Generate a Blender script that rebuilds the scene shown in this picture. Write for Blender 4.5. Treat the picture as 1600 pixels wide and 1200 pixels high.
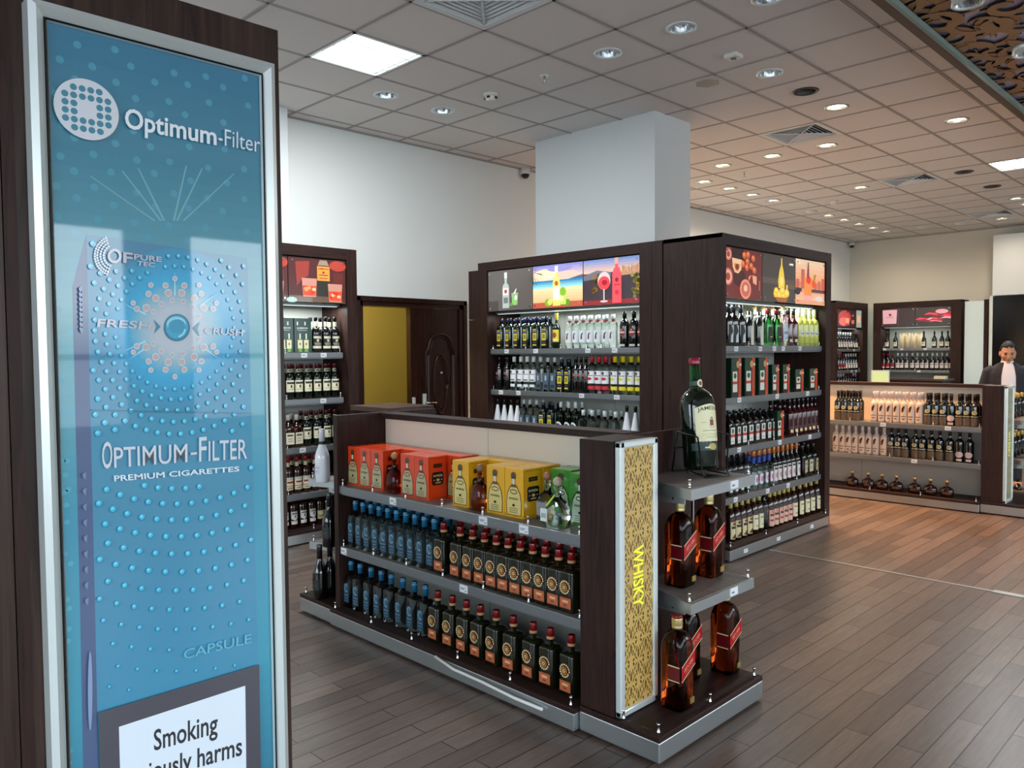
import bpy, bmesh, math, random
from mathutils import Vector, Matrix
for o in list(bpy.data.objects): bpy.data.objects.remove(o)
SC = bpy.context.scene; COL = SC.collection
PI = math.pi; R90 = -PI/2
# ------------------------------------------------------------------ camera, world, light, exposure
HC = 1.55; CEIL = 3.637
cf = Vector((0.704118, 0.708911, -0.040784)); cr = Vector((0.709244, -0.704917, -0.008135)); cu = Vector((0.034516, 0.023197, 0.999135))
FPX = 1229.479
cam = bpy.data.cameras.new('camera'); camo = bpy.data.objects.new('camera', cam); COL.objects.link(camo)
mw = Matrix.Identity(4)
for i in range(3):
    mw[i][0] = cr[i]; mw[i][1] = cu[i]; mw[i][2] = -cf[i]
mw[2][3] = HC; camo.matrix_world = mw
cam.sensor_width = 36; cam.lens = 36*FPX/1600; cam.clip_start = .05; cam.clip_end = 200
SC.camera = camo
SC.view_settings.view_transform = 'Standard'; SC.view_settings.look = 'None'
SC.view_settings.gamma = 1; SC.view_settings.use_curve_mapping = False
SC.view_settings.exposure = 0.46
W = bpy.data.worlds.new('sky'); SC.world = W; W.use_nodes = True
nt = W.node_tree; bg = nt.nodes['Background']
tc = nt.nodes.new('ShaderNodeTexCoord'); sx = nt.nodes.new('ShaderNodeSeparateXYZ'); rp = nt.nodes.new('ShaderNodeValToRGB')
nt.links.new(tc.outputs['Generated'], sx.inputs[0]); nt.links.new(sx.outputs['Z'], rp.inputs[0]); nt.links.new(rp.outputs[0], bg.inputs[0])
rp.color_ramp.elements[0].position = 0.0; rp.color_ramp.elements[0].color = (.30, .34, .38, 1)
rp.color_ramp.elements[1].position = .5; rp.color_ramp.elements[1].color = (.62, .80, 1, 1)
e = rp.color_ramp.elements.new(.06); e.color = (.85, .95, 1, 1)
bg.inputs[1].default_value = 6.0
def lamp(name, kind, loc, energy, color, rot=(0,0,0), **kw):
    l = bpy.data.lights.new(name, kind); l.energy = energy; l.color = color
    for k, v in kw.items(): setattr(l, k, v)
    o = bpy.data.objects.new(name, l); o.location = loc; o.rotation_euler = rot; COL.objects.link(o); return o
# daylight comes in through the window walls behind the camera; these are only sampling portals for the sky
def portal(loc, rot, sx, sy):
    o = lamp('window_portal', 'AREA', loc, 1, (1,1,1), rot, shape='RECTANGLE', size=sx, size_y=sy)
    o.data.cycles.is_portal = True
WINS_S = [(-3.3, -.4), (.2, 3.1), (3.7, 6.6), (7.2, 10.1), (10.7, 13.6)]   # x spans of the windows in the wall at y=-5
WINS_W = [(-4.3, -1.4), (-.8, 2.1), (2.7, 5.6)]                          # y spans of the windows in the wall at x=-4
WZ0, WZ1 = .75, 2.95
for a, b in WINS_S: portal(((a+b)/2, -5.02, (WZ0+WZ1)/2), (PI/2, 0, 0), b-a, WZ1-WZ0)
for a, b in WINS_W: portal((-4.02, (a+b)/2, (WZ0+WZ1)/2), (PI/2, 0, -PI/2), b-a, WZ1-WZ0)
# ------------------------------------------------------------------ pixel helpers (calibration of the photograph)
def ray(x, y): return cf + cr*((x-800)/FPX) - cu*((y-600)/FPX)
def atY(x, y, Y): d = ray(x, y); t = Y/d.y; return Vector((d.x*t, Y, HC+d.z*t))
def atX(x, y, X): d = ray(x, y); t = X/d.x; return Vector((X, d.y*t, HC+d.z*t))
def colY(px, X, z):
    k = (px-800)/FPX; P = Vector((X, 0, z-HC)); return -(P.dot(cr)-k*P.dot(cf))/(cr.y-k*cf.y)
def colX(px, Y, z):
    k = (px-800)/FPX; P = Vector((0, Y, z-HC)); return -(P.dot(cr)-k*P.dot(cf))/(cr.x-k*cf.x)
# ------------------------------------------------------------------ materials
def lin(c): return c/12.92 if c <= .04045 else ((c+.055)/1.055)**2.4
def hexc(h):
    if not isinstance(h, str): return tuple(h)+((1,) if len(h) == 3 else ())
    h = h.lstrip('#'); return tuple(lin(int(h[i:i+2], 16)/255) for i in (0, 2, 4))+(1,)
MAT = {}
def mat(name, col='#808080', rough=.5, metal=0, **kw):
    m = bpy.data.materials.new(name); m.use_nodes = True; b = m.node_tree.nodes['Principled BSDF']
    b.inputs['Base Color'].default_value = hexc(col); b.inputs['Roughness'].default_value = rough; b.inputs['Metallic'].default_value = metal
    for k, v in kw.items(): b.inputs[k.replace('_', ' ')].default_value = v
    MAT[name] = m; return m
def nod(m, t, **kw):
    n = m.node_tree.nodes.new(t)
    for k, v in kw.items(): setattr(n, k, v)
    return n
def lnk(m, a, b): m.node_tree.links.new(a, b)
def bsdf(m): return m.node_tree.nodes['Principled BSDF']
def wood(name, c0, c1, scale=(14, 14, .9), rough=.52, bump=.12, coord='Object'):
    m = mat(name, c0, rough); bsdf(m).inputs['Specular IOR Level'].default_value = .24; t = nod(m, 'ShaderNodeTexCoord'); mp = nod(m, 'ShaderNodeMapping'); mp.inputs['Scale'].default_value = scale
    n = nod(m, 'ShaderNodeTexNoise'); n.inputs['Scale'].default_value = 3; n.inputs['Detail'].default_value = 7; n.inputs['Roughness'].default_value = .65; n.inputs['Distortion'].default_value = 1.2
    r = nod(m, 'ShaderNodeValToRGB'); r.color_ramp.elements[0].position = .32; r.color_ramp.elements[1].position = .72
    r.color_ramp.elements[0].color = hexc(c0); r.color_ramp.elements[1].color = hexc(c1)
    lnk(m, t.outputs[coord], mp.inputs[0]); lnk(m, mp.outputs[0], n.inputs['Vector']); lnk(m, n.outputs[0], r.inputs[0]); lnk(m, r.outputs[0], bsdf(m).inputs['Base Color'])
    b = nod(m, 'ShaderNodeBump'); b.inputs['Strength'].default_value = bump; b.inputs['Distance'].default_value = .003
    lnk(m, n.outputs[0], b.inputs['Height']); lnk(m, b.outputs[0], bsdf(m).inputs['Normal']); return m
wood('wenge', '#1c0f0c', '#3d251f'); wood('wenge_flat', '#1e110e', '#3a241f', (.9, 14, 14)); wood('wenge_side', '#251815', '#4a372f', (9, 9, .45), .38, .25)
wood('shelf_top', '#6d625c', '#8d827b', (20, 1, 20), .35, .03); wood('door_wood', '#1c0d09', '#3a2018', (10, 10, .8), .3)
wood('counter_wood', '#3b2c28', '#5c4a44', (1, 12, 12), .4)
def colmat(name, rough, emit=0, spec=.5, coat=0, metal=0, glow=None):
    m = mat(name, '#ffffff', rough, metal); a = nod(m, 'ShaderNodeAttribute', attribute_name='Col'); lnk(m, a.outputs[0], bsdf(m).inputs['Base Color'])
    bsdf(m).inputs['Specular IOR Level'].default_value = spec; bsdf(m).inputs['Coat Weight'].default_value = coat; bsdf(m).inputs['Coat Roughness'].default_value = .03
    if emit: lnk(m, a.outputs[0], bsdf(m).inputs['Emission Color']); bsdf(m).inputs['Emission Strength'].default_value = emit
    return m
colmat('print', .5); colmat('print_gloss', .18); colmat('print_lit', .25, .42, coat=.4); colmat('poster', .45, .05, coat=1.0); colmat('foil', .3, metal=.75)  # poster print glows faintly by added emission; no lamp stands behind it
colmat('sign_lit', .3, .16)
mat('alu', '#b9bdbd', .32, .85); mat('alu_dark', '#7f8386', .38, .6); mat('alu_white', '#dfe7e4', .3, .45); mat('chrome', '#dddddd', .08, 1); mat('steel_black', '#15171a', .35, .6)
mat('back_panel', '#b9bcb4', .55); mat('back_cream', '#d6cab9', .5); mat('wall_paint', '#ecefeb', .7); mat('wall_far', '#dcd8ca', .7); mat('column_paint', '#dde2e2', .65)
mat('yellow_room', '#9a8a45', .8); mat('plastic_white', '#e2e0da', .4); mat('plastic_dark', '#131313', .4); mat('black_screen', '#050506', .12); mat('frosted_panel', '#d5e6e6', .35)
mat('guard_glass', '#eefafa', .03, Transmission_Weight=1.0, IOR=1.12, Alpha=.35)
mat('glass_clear', '#eef6f4', .02, Transmission_Weight=1.0, IOR=1.36); mat('glass_gin', '#dfe9e6', .02, Transmission_Weight=1.0, IOR=1.33)
mat('glass_green', '#1f7a2c', .04, Transmission_Weight=1.0, IOR=1.4); mat('glass_amber', '#b06a2a', .02, Transmission_Weight=1.0, IOR=1.36); mat('glass_scotch', '#86340f', .02, Transmission_Weight=1.0, IOR=1.3)
mat('glass_olive', '#191a0b', .05, Coat_Weight=.6); mat('glass_dark', '#080a09', .05, Coat_Weight=.6); mat('glass_brown', '#2a0f06', .05, Coat_Weight=.6); mat('glass_red', '#3a0a12', .06, Coat_Weight=.5)
mat('glass_limon', '#c6cc5a', .12, Coat_Weight=.4); mat('glass_white', '#e6e8ee', .15, Coat_Weight=.5); mat('glass_frost', '#b8a8a0', .3); mat('glass_darkgreen', '#06140a', .06, Coat_Weight=.35)
mat('skin', '#b98668', .5, Subsurface_Weight=.0); mat('hair', '#0a0908', .7); mat('suit', '#191c28', .8); mat('shirt', '#dcdce6', .6); mat('shoe', '#0a0909', .25)
mat('eye', '#0c0808', .2); mat('lip', '#7e4a40', .5)
def emat(name, col, s):
    m = mat(name, col, .4); bsdf(m).inputs['Emission Color'].default_value = hexc(col); bsdf(m).inputs['Emission Strength'].default_value = s; return m
emat('tube_lit', '#f7fbff', 3.2); emat('bulb_warm', '#ffe2b0', 14); emat('led', '#f2fff8', .3); emat('screen_lit', '#cfdc9a', .25)
mat('lamp_reflector', '#cfd3d6', .15, .9); mat('lamp_dark', '#4b4540', .4, .5)
# ceiling tiles, floor planks
m = mat('ceiling_tile', '#dedad6', .85); t = nod(m, 'ShaderNodeTexCoord'); n = nod(m, 'ShaderNodeTexNoise'); n.inputs['Scale'].default_value = 160; n.inputs['Detail'].default_value = 3
bmp = nod(m, 'ShaderNodeBump'); bmp.inputs['Strength'].default_value = .12; bmp.inputs['Distance'].default_value = .002
lnk(m, t.outputs['Object'], n.inputs['Vector']); lnk(m, n.outputs[0], bmp.inputs['Height']); lnk(m, bmp.outputs[0], bsdf(m).inputs['Normal'])
mat('ceiling_grid', '#a39d99', .6); mat('ceiling_gap', '#4a4643', .9)
m = mat('floor_planks', '#6d5d55', .34); t = nod(m, 'ShaderNodeTexCoord'); mp = nod(m, 'ShaderNodeMapping'); mp.inputs['Location'].default_value = (-3.6+8.2, -1.19+9.0, 0)
br = nod(m, 'ShaderNodeTexBrick'); br.offset = .5; br.inputs['Scale'].default_value = 1; br.inputs['Brick Width'].default_value = .82; br.inputs['Row Height'].default_value = .1
br.inputs['Mortar Size'].default_value = .0026; br.inputs['Mortar Smooth'].default_value = .3; br.inputs['Color1'].default_value = hexc('#62534a'); br.inputs['Color2'].default_value = hexc('#806d61'); br.inputs['Mortar'].default_value = hexc('#120c0a'); br.inputs['Bias'].default_value = -.1
mp2 = nod(m, 'ShaderNodeMapping'); mp2.inputs['Scale'].default_value = (1.6, 16, 1); n = nod(m, 'ShaderNodeTexNoise'); n.inputs['Scale'].default_value = 3; n.inputs['Detail'].default_value = 8; n.inputs['Roughness'].default_value = .7
rr = nod(m, 'ShaderNodeValToRGB'); rr.color_ramp.elements[0].position = .3; rr.color_ramp.elements[1].position = .75; rr.color_ramp.elements[0].color = (.62, .6, .6, 1); rr.color_ramp.elements[1].color = (1.12, 1.12, 1.12, 1)
mx = nod(m, 'ShaderNodeMix', data_type='RGBA', blend_type='MULTIPLY'); mx.inputs['Factor'].default_value = 1
lnk(m, t.outputs['Object'], mp.inputs[0]); lnk(m, mp.outputs[0], br.inputs['Vector']); lnk(m, t.outputs['Object'], mp2.inputs[0]); lnk(m, mp2.outputs[0], n.inputs['Vector'])
lnk(m, n.outputs[0], rr.inputs[0]); lnk(m, br.outputs['Color'], mx.inputs['A']); lnk(m, rr.outputs[0], mx.inputs['B']); lnk(m, mx.outputs['Result'], bsdf(m).inputs['Base Color'])
bmp = nod(m, 'ShaderNodeBump', invert=True); bmp.inputs['Strength'].default_value = .5; bmp.inputs['Distance'].default_value = .002; lnk(m, br.outputs['Fac'], bmp.inputs['Height']); lnk(m, bmp.outputs[0], bsdf(m).inputs['Normal'])
# ------------------------------------------------------------------ mesh builder
class MB:
    def __init__(s): s.v = []; s.f = []; s.m = []; s.c = []; s.s = []; s.mats = []
    def mi(s, mn):
        if mn not in s.mats: s.mats.append(mn)
        return s.mats.index(mn)
    def add(s, vs, fs, mn, col=(1,1,1), smooth=False):
        o = len(s.v); s.v += [tuple(v) for v in vs]; k = s.mi(mn); c = hexc(col)
        for f in fs: s.f.append([i+o for i in f]); s.m.append(k); s.c.append(c); s.s.append(smooth)
        return s
    def box(s, a, b, mn='print', col='#ffffff', bev=0):
        x0, y0, z0 = [min(p, q) for p, q in zip(a, b)]; x1, y1, z1 = [max(p, q) for p, q in zip(a, b)]
        if bev:
            e = min(bev, (x1-x0)/2.01, (y1-y0)/2.01, (z1-z0)/2.01); bm = bmesh.new(); bmesh.ops.create_cube(bm, size=1)
            for v in bm.verts: v.co = Vector(((x0+x1)/2+v.co.x*(x1-x0), (y0+y1)/2+v.co.y*(y1-y0), (z0+z1)/2+v.co.z*(z1-z0)))
            bmesh.ops.bevel(bm, geom=list(bm.edges), offset=e, segments=2, affect='EDGES', profile=.5)
            bm.verts.index_update(); r = s.add([v.co for v in bm.verts], [[v.index for v in f.verts] for f in bm.faces], mn, col); bm.free(); return r
        vs = [(x, y, z) for z in (z0, z1) for y in (y0, y1) for x in (x0, x1)]
        return s.add(vs, [(0, 2, 3, 1), (4, 5, 7, 6), (0, 1, 5, 4), (2, 6, 7, 3), (0, 4, 6, 2), (1, 3, 7, 5)], mn, col)
    def lathe(s, rings, mn, col=(1,1,1), n=20, c=(0,0,0), capb=True, capt=True, axis='z', smooth=True):
        # rings: (z, r) or (z, rx, ry, sq)
        vs = []
        for g in rings:
            z = g[0]; rx = g[1]; ry = g[2] if len(g) > 2 else rx; q = g[3] if len(g) > 3 else 2
            for i in range(n):
                a = 2*PI*(i+.5)/n; ca, sa = math.cos(a), math.sin(a); k = (abs(ca)**q+abs(sa)**q)**(-1/q)
                p = (rx*ca*k, ry*sa*k, z)
                if axis == 'y': p = (p[0], z, p[1])
                elif axis == 'x': p = (z, p[0], p[1])
                vs.append((p[0]+c[0], p[1]+c[1], p[2]+c[2]))
        fs = []
        for j in range(len(rings)-1):
            for i in range(n): i2 = (i+1) % n; fs.append((j*n+i, j*n+i2, (j+1)*n+i2, (j+1)*n+i))
        s.add(vs, fs, mn, col, smooth); o = len(s.v)-len(vs)
        if capb: s.f.append([o+i for i in range(n)][::-1]); s.m.append(s.mi(mn)); s.c.append(hexc(col)); s.s.append(False)
        if capt: s.f.append([o+(len(rings)-1)*n+i for i in range(n)]); s.m.append(s.mi(mn)); s.c.append(hexc(col)); s.s.append(False)
        return s
    def cyl(s, c, r, h, mn, col=(1,1,1), n=16, axis='z'): return s.lathe([(0, r), (h, r)], mn, col, n, c, axis=axis)
    def tube(s, pts, r, mn, col=(1,1,1), n=8):
        pts = [Vector(p) for p in pts]; vs = []; prev = None
        for i, p in enumerate(pts):
            d = (pts[min(i+1, len(pts)-1)]-pts[max(i-1, 0)]).normalized()
            a = prev if prev else (Vector((0, 0, 1)) if abs(d.z) < .9 else Vector((1, 0, 0)))
            x = (a-d*a.dot(d)).normalized(); y = d.cross(x); prev = x
            for k in range(n): t = 2*PI*k/n; vs.append(p+(x*math.cos(t)+y*math.sin(t))*(r[i] if isinstance(r, (list, tuple)) else r))
        fs = [(j*n+i, j*n+(i+1) % n, (j+1)*n+(i+1) % n, (j+1)*n+i) for j in range(len(pts)-1) for i in range(n)]
        fs += [list(range(n))[::-1], [(len(pts)-1)*n+i for i in range(n)]]
        return s.add(vs, fs, mn, col, True)
    def build(s, name, parent=None, loc=None, rot=None):
        me = bpy.data.meshes.new(name); me.from_pydata(s.v, [], s.f)
        for mn in s.mats: me.materials.append(MAT[mn])
        me.polygons.foreach_set('material_index', s.m); me.polygons.foreach_set('use_smooth', s.s)
        ca = me.color_attributes.new('Col', 'FLOAT_COLOR', 'CORNER'); buf = []
        for p, c in zip(me.polygons, s.c): buf += list(c)*p.loop_total
        ca.data.foreach_set('color', buf); me.update()
        o = bpy.data.objects.new(name, me); COL.objects.link(o)
        if parent: o.parent = parent
        if loc: o.location = loc
        if rot: o.rotation_euler = rot
        return o
def thing(name, label, cat, loc=(0,0,0), rz=0, group=None):
    o = bpy.data.objects.new(name, None); COL.objects.link(o); o.location = loc; o.rotation_euler = (0, 0, rz); o.empty_display_size = .1
    return tag(o, label, cat, group)
def tag(o, label, cat, group=None):
    o['label'] = label; o['category'] = cat
    if group: o['group'] = group
    return o
def struct(o, label=None):
    o['kind'] = 'structure'
    if label: o['label'] = label
    return o
KIDS = {}
def kids(o):
    return [c for c in COL.objects if c.parent == o]
def kidcopy(o, cache):
    if o.name not in cache: cache[o.name] = kids(o)
    return cache[o.name]
CACHE = {}
def dup(root, loc, rz=0, label=None, group=None):
    r = root.copy(); COL.objects.link(r); r.location = loc; r.rotation_euler = (0, 0, rz)
    if label: r['label'] = label
    if group: r['group'] = group
    for ch in kidcopy(root, CACHE):
        c = ch.copy(); COL.objects.link(c); c.parent = r
        for g in kidcopy(ch, CACHE):
            d = g.copy(); COL.objects.link(d); d.parent = c
    return r
# ------------------------------------------------------------------ flat art canvas
TXT = {}
def text_geo(t, bold=0.0):
    if (t, bold) in TXT: return TXT[(t, bold)]
    cu_ = bpy.data.curves.new('t', 'FONT'); cu_.body = t; cu_.offset = bold; cu_.resolution_u = 3; cu_.fill_mode = 'FRONT'
    o = bpy.data.objects.new('t', cu_); COL.objects.link(o); bpy.context.view_layer.update()
    me = o.evaluated_get(bpy.context.evaluated_depsgraph_get()).to_mesh()
    vs = [(v.co.x, v.co.y) for v in me.vertices]; fs = [list(p.vertices) for p in me.polygons]
    o.to_mesh_clear(); bpy.data.objects.remove(o); bpy.data.curves.remove(cu_)
    x0 = min(v[0] for v in vs); x1 = max(v[0] for v in vs); y0 = min(v[1] for v in vs); y1 = max(v[1] for v in vs)
    vs = [((a-x0)/(x1-x0), (b-y0)/(y1-y0)) for a, b in vs]; TXT[(t, bold)] = (vs, fs); return vs, fs
def clipu(poly, u0, u1):
    for lim, sg in ((u0, 1), (u1, -1)):
        out = []
        for i in range(len(poly)):
            a, b = poly[i], poly[(i+1) % len(poly)]; da, db = (a[0]-lim)*sg, (b[0]-lim)*sg
            if da >= 0: out.append(a)
            if (da > 0 and db < 0) or (da < 0 and db > 0): t = da/(da-db); out.append((lim, a[1]+(b[1]-a[1])*t))
        poly = out
        if len(poly) < 3: return []
    return poly
class Canvas:
    """draws flat shapes in (u,v) 0..1 onto a mapped surface; fn(u,v,offset)->xyz"""
    def __init__(s, mb, fn, mn='print', step=.0004, du=None): s.mb = mb; s.fn = fn; s.mn = mn; s.k = 0; s.step = step; s.du = du
    def poly(s, pts, col, newlayer=True):
        if newlayer: s.k += 1
        e = s.k*s.step
        if s.du:
            u0 = min(p[0] for p in pts); u1 = max(p[0] for p in pts); n = max(1, math.ceil((u1-u0)/s.du)); w = (u1-u0)/n
            for i in range(n):
                q = clipu(pts, u0+i*w, u0+(i+1)*w)
                if q: s.mb.add([s.fn(a, b, e) for a, b in q], [list(range(len(q)))], s.mn, col)
        else: s.mb.add([s.fn(a, b, e) for a, b in pts], [list(range(len(pts)))], s.mn, col)
        return s
    def rect(s, u0, v0, u1, v1, col, nl=True): return s.poly([(u0, v0), (u1, v0), (u1, v1), (u0, v1)], col, nl)
    def ell(s, u, v, ru, rv, col, n=20, nl=True, a0=0, a1=2*PI):
        full = abs(a1-a0-2*PI) < 1e-6; m = n if full else n+1
        return s.poly([(u+ru*math.cos(a0+(a1-a0)*i/n), v+rv*math.sin(a0+(a1-a0)*i/n)) for i in range(m)], col, nl)
    def ring(s, u, v, ru, rv, k, col, n=24, a0=0, a1=2*PI):
        s.k += 1
        for i in range(n):
            a, b = a0+(a1-a0)*i/n, a0+(a1-a0)*(i+1)/n
            s.poly([(u+ru*math.cos(a), v+rv*math.sin(a)), (u+ru*math.cos(b), v+rv*math.sin(b)), (u+ru*k*math.cos(b), v+rv*k*math.sin(b)), (u+ru*k*math.cos(a), v+rv*k*math.sin(a))], col, False)
        return s
    def text(s, t, u, v, w, h, col, bold=0.0, fn2=None):
        s.k += 1; vs, fs = text_geo(t, bold)
        P = [(u+a*w, v+b*h) for a, b in vs]
        if fn2: P = [fn2(a, b) for a, b in P]
        if s.du:
            for f in fs: s.poly([P[i] for i in f], col, False)
        else: s.mb.add([s.fn(a, b, s.k*s.step) for a, b in P], fs, s.mn, col)
        return s
def flat(x0, x1, z0, z1, y): return lambda u, v, e: (x0+(x1-x0)*u, y-e, z0+(z1-z0)*v)      # faces -y
ORD = ['first', 'second', 'third', 'fourth', 'fifth', 'sixth', 'seventh', 'eighth', 'ninth', 'tenth', 'eleventh', 'twelfth', 'thirteenth', 'fourteenth', 'fifteenth', 'sixteenth', 'seventeenth', 'eighteenth', 'nineteenth', 'twentieth', 'twenty-first', 'twenty-second', 'twenty-third', 'twenty-fourth']
random.seed(7)
# ================================================================== the room
GX, GY = 3.5434, 4.3915
XN, XF, YR, YL = -4.0, 15.7, -5.0, 6.35
CUTY = 1.757     # the tiled ceiling stops at the dropped ornamental panel
b = MB(); b.box((XN, YR, -.1), (XF, YL, 0), 'floor_planks'); struct(b.build('floor'))
def cell(u, v): return (GX+.6*(u+.5), GY-.6*(v+.5))
ON = [(5, 2), (7, 3), (7, 1), (7, 0), (7, -1), (8, -2), (9, -2), (10, -2), (11, -2), (11, 0), (14, -2), (15, -2), (16, -2), (17, -2), (18, -2), (15, 2), (16, 2), (18, 1)]
OFF = [(1, 2), (1, 1), (0, -2), (1, -2), (3, 2), (1, 3)]
DARK = [(4, 2), (11, 2), (13, 2)]; TWIN = [(13, -2), (18, -1), (18, 0)]
VENT = [(6, 1), (11, 1), (17, 1), (-1, 1)]; FLUO = [(-1, -1), (11, 3)]
holes = set(ON+OFF+DARK)
b = MB(); g = MB(); gd = MB()
u0, u1 = math.floor((XN-GX)/.6), math.ceil((XF-GX)/.6)
for u in range(u0, u1):
    for v in range(-4, 16):
        xa, xb = max(XN, GX+.6*u), min(XF, GX+.6*(u+1)); yb, ya = min(YL, GY-.6*v), max(YR, GY-.6*(v+1))
        if ya >= yb or xa >= xb: continue
        if (u, v) in VENT or (u, v) in FLUO: continue
        if (u, v) in holes:
            cx, cy = cell(u, v); n = 16; R = .085; vs = []; 
            for i in range(n):
                a = 2*PI*i/n+PI/4; k = .3/max(abs(math.cos(a)), abs(math.sin(a))); vs.append((cx+k*math.cos(a), cy+k*math.sin(a), CEIL))
            for i in range(n): a = 2*PI*i/n+PI/4; vs.append((cx+R*math.cos(a), cy+R*math.sin(a), CEIL))
            b.add(vs, [(i, (i+1) % n, n+(i+1) % n, n+i) for i in range(n)], 'ceiling_tile')
        else: b.add([(xa, ya, CEIL), (xa, yb, CEIL), (xb, yb, CEIL), (xb, ya, CEIL)], [(0, 1, 2, 3)], 'ceiling_tile')
b.box((XN, YR, CEIL+.3), (XF, YL, CEIL+.35), 'ceiling_gap'); struct(b.build('ceiling'))
for ya, yb in ((1.78, YL), (YR, -.62)):
    for u in range(u0, u1+1):
        x = GX+.6*u
        if XN < x < XF: g.box((x-.011, ya, CEIL-.005), (x+.011, yb, CEIL+.001), 'ceiling_grid'); gd.box((x+.011, ya, CEIL-.0015), (x+.0165, yb, CEIL+.001), 'ceiling_gap')
    for v in range(-4, 16):
        y = GY-.6*v
        if ya < y < yb: g.box((XN, y-.011, CEIL-.005), (XF, y+.011, CEIL+.001), 'ceiling_grid'); gd.box((XN, y+.011, CEIL-.0015), (XF, y+.0165, CEIL+.001), 'ceiling_gap')
g.box((XN, YL-.025, CEIL-.012), (XF, YL, CEIL), 'ceiling_grid'); g.box((XF-.025, YR, CEIL-.012), (XF, YL, CEIL), 'ceiling_grid')
struct(g.build('trim_1')); struct(gd.build('trim_2'))
# walls
DX0, DX1, DZ = 4.245, 5.575, 2.065
b = MB(); b.box((XN, YL, 0), (DX0, YL+.15, CEIL+.3), 'wall_paint'); b.box((DX1, YL, 0), (XF, YL+.15, CEIL+.3), 'wall_paint'); b.box((DX0, YL, DZ), (DX1, YL+.15, CEIL+.3), 'wall_paint'); struct(b.build('wall_left'))
b = MB(); b.box((XF, YR, 0), (XF+.15, YL+.15, CEIL+.3), 'wall_far'); struct(b.build('wall_far'))
def windowwall(name, spans, c0, c1, mk):
    b = MB(); prev = c0
    for a, e in spans+[(c1, c1)]:
        b.box(*mk(prev, a, 0, CEIL+.3), 'wall_paint'); prev = e
    for a, e in spans: b.box(*mk(a, e, 0, WZ0), 'wall_paint'); b.box(*mk(a, e, WZ1, CEIL+.3), 'wall_paint')
    struct(b.build(name))
windowwall('wall_right', WINS_S, XN, XF, lambda a, e, z0, z1: ((a, YR-.15, z0), (e, YR, z1)))
windowwall('wall_near', WINS_W, YR, YL, lambda a, e, z0, z1: ((XN-.15, a, z0), (XN, e, z1)))
k = 1
for a, e in WINS_S:
    b = MB()
    for x in (a, e-.06, (a+e)/2-.05, (a+e)/2+.02): b.box((x, YR-.1, WZ0), (x+.06, YR-.04, WZ1), 'plastic_white')
    for z in (WZ0, WZ1-.06, WZ0+.75): b.box((a, YR-.1, z), (e, YR-.04, z+.06), 'plastic_white')
    struct(b.build('window_%d' % k)); k += 1
for a, e in WINS_W:
    b = MB()
    for y in (a, e-.06, (a+e)/2-.03): b.box((XN-.1, y, WZ0), (XN-.04, y+.06, WZ1), 'plastic_white')
    for z in (WZ0, WZ1-.06, WZ0+.75): b.box((XN-.1, a, z), (XN-.04, e, z+.06), 'plastic_white')
    struct(b.build('window_%d' % k)); k += 1
b = MB(); b.box((2.85, 6.15, 0), (3.44, YL, CEIL), 'column_paint'); struct(b.build('trim_3'))
b = MB(); b.box((5.78, 4.03, 0), (6.34, 5.46, CEIL), 'column_paint'); struct(b.build('trim_4'), 'square white column rising behind the shelving')
# store room behind the open door leaf
b = MB(); X0, X1, Y0, Y1 = 3.2, 6.4, YL+.16, YL+1.5; mat('door_bevel_sheen', '#4a423f', .2)
b.box((X0, Y1, 0), (X1, Y1+.05, 2.7), 'yellow_room'); b.box((X0-.05, Y0, 0), (X0, Y1, 2.7), 'yellow_room'); b.box((X1, Y0, 0), (X1+.05, Y1, 2.7), 'yellow_room'); b.box((X0, Y0, 2.7), (X1, Y1, 2.75), 'yellow_room'); b.box((X0, Y0, -.05), (X1, Y1, 0), 'floor_planks')
struct(b.build('wall_store_room'))
lamp('store_room_lamp', 'POINT', (4.2, 7.2, 2.45), 60, (1, .9, .62), shadow_soft_size=.12)
# double door, left leaf standing open
b = MB(); fy = YL-.02
b.box((DX0, fy, 0), (DX0+.05, YL+.15, DZ), 'door_wood'); b.box((DX1-.06, fy, 0), (DX1, YL+.15, DZ), 'door_wood'); b.box((DX0, fy, DZ-.06), (DX1, YL+.15, DZ), 'door_wood')
b.box((DX0-.03, fy-.015, 0), (DX0+.012, fy+.02, DZ+.02), 'door_wood'); b.box((DX1-.012, fy-.015, 0), (DX1+.03, fy+.02, DZ+.02), 'door_wood'); b.box((DX0-.03, fy-.015, DZ-.015), (DX1+.03, fy+.02, DZ+.03), 'door_wood')
door = struct(b.build('door_1'), 'dark carved double door with its left leaf open on a yellow room')
b = MB(); b.box((4.865, YL-.01, .01), (4.985, YL+.06, DZ-.065), 'door_wood'); b.box((4.978, YL-.02, .01), (4.995, YL+.01, DZ-.065), 'door_wood')
edge = b.build('narrow_leaf', door)
b = MB(); b.box((4.995, YL, .01), (5.51, YL+.05, DZ-.065), 'door_wood')
cx, w = 5.255, .19
def arch(s, t=0.0):
    P = [(cx-w*s, .45), (cx+w*s, .45), (cx+w*s, 1.55), (cx+w*.8*s, 1.58+.02*s)]
    for i in range(9): a = PI*(.12+.76*i/8); P.append((cx+w*.78*s*math.cos(a), 1.62+.12*s*math.sin(a)))
    return P+[(cx-w*.8*s, 1.58+.02*s), (cx-w*s, 1.55)]
for s, rr in ((1.0, .016), (.78, .009)):
    P = [(x, YL-.004, z) for x, z in arch(s)]; b.tube(P+[P[0]], rr, 'door_wood')
for s, rr in ((1, .013), (.8, .006)):
    b.tube([(cx+.09*s*math.cos(2*PI*i/24), YL-.004, 1.22+.31*s*math.sin(2*PI*i/24)) for i in range(25)], rr, 'door_wood')
for q in (-1, 1): b.box((cx+q*(w-.02)-.014, YL-.016, .5), (cx+q*(w-.02)+.014, YL, 1.52), 'door_bevel_sheen', bev=.006)  # grey sheen along the panel sides is put into these bars' colour

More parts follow.
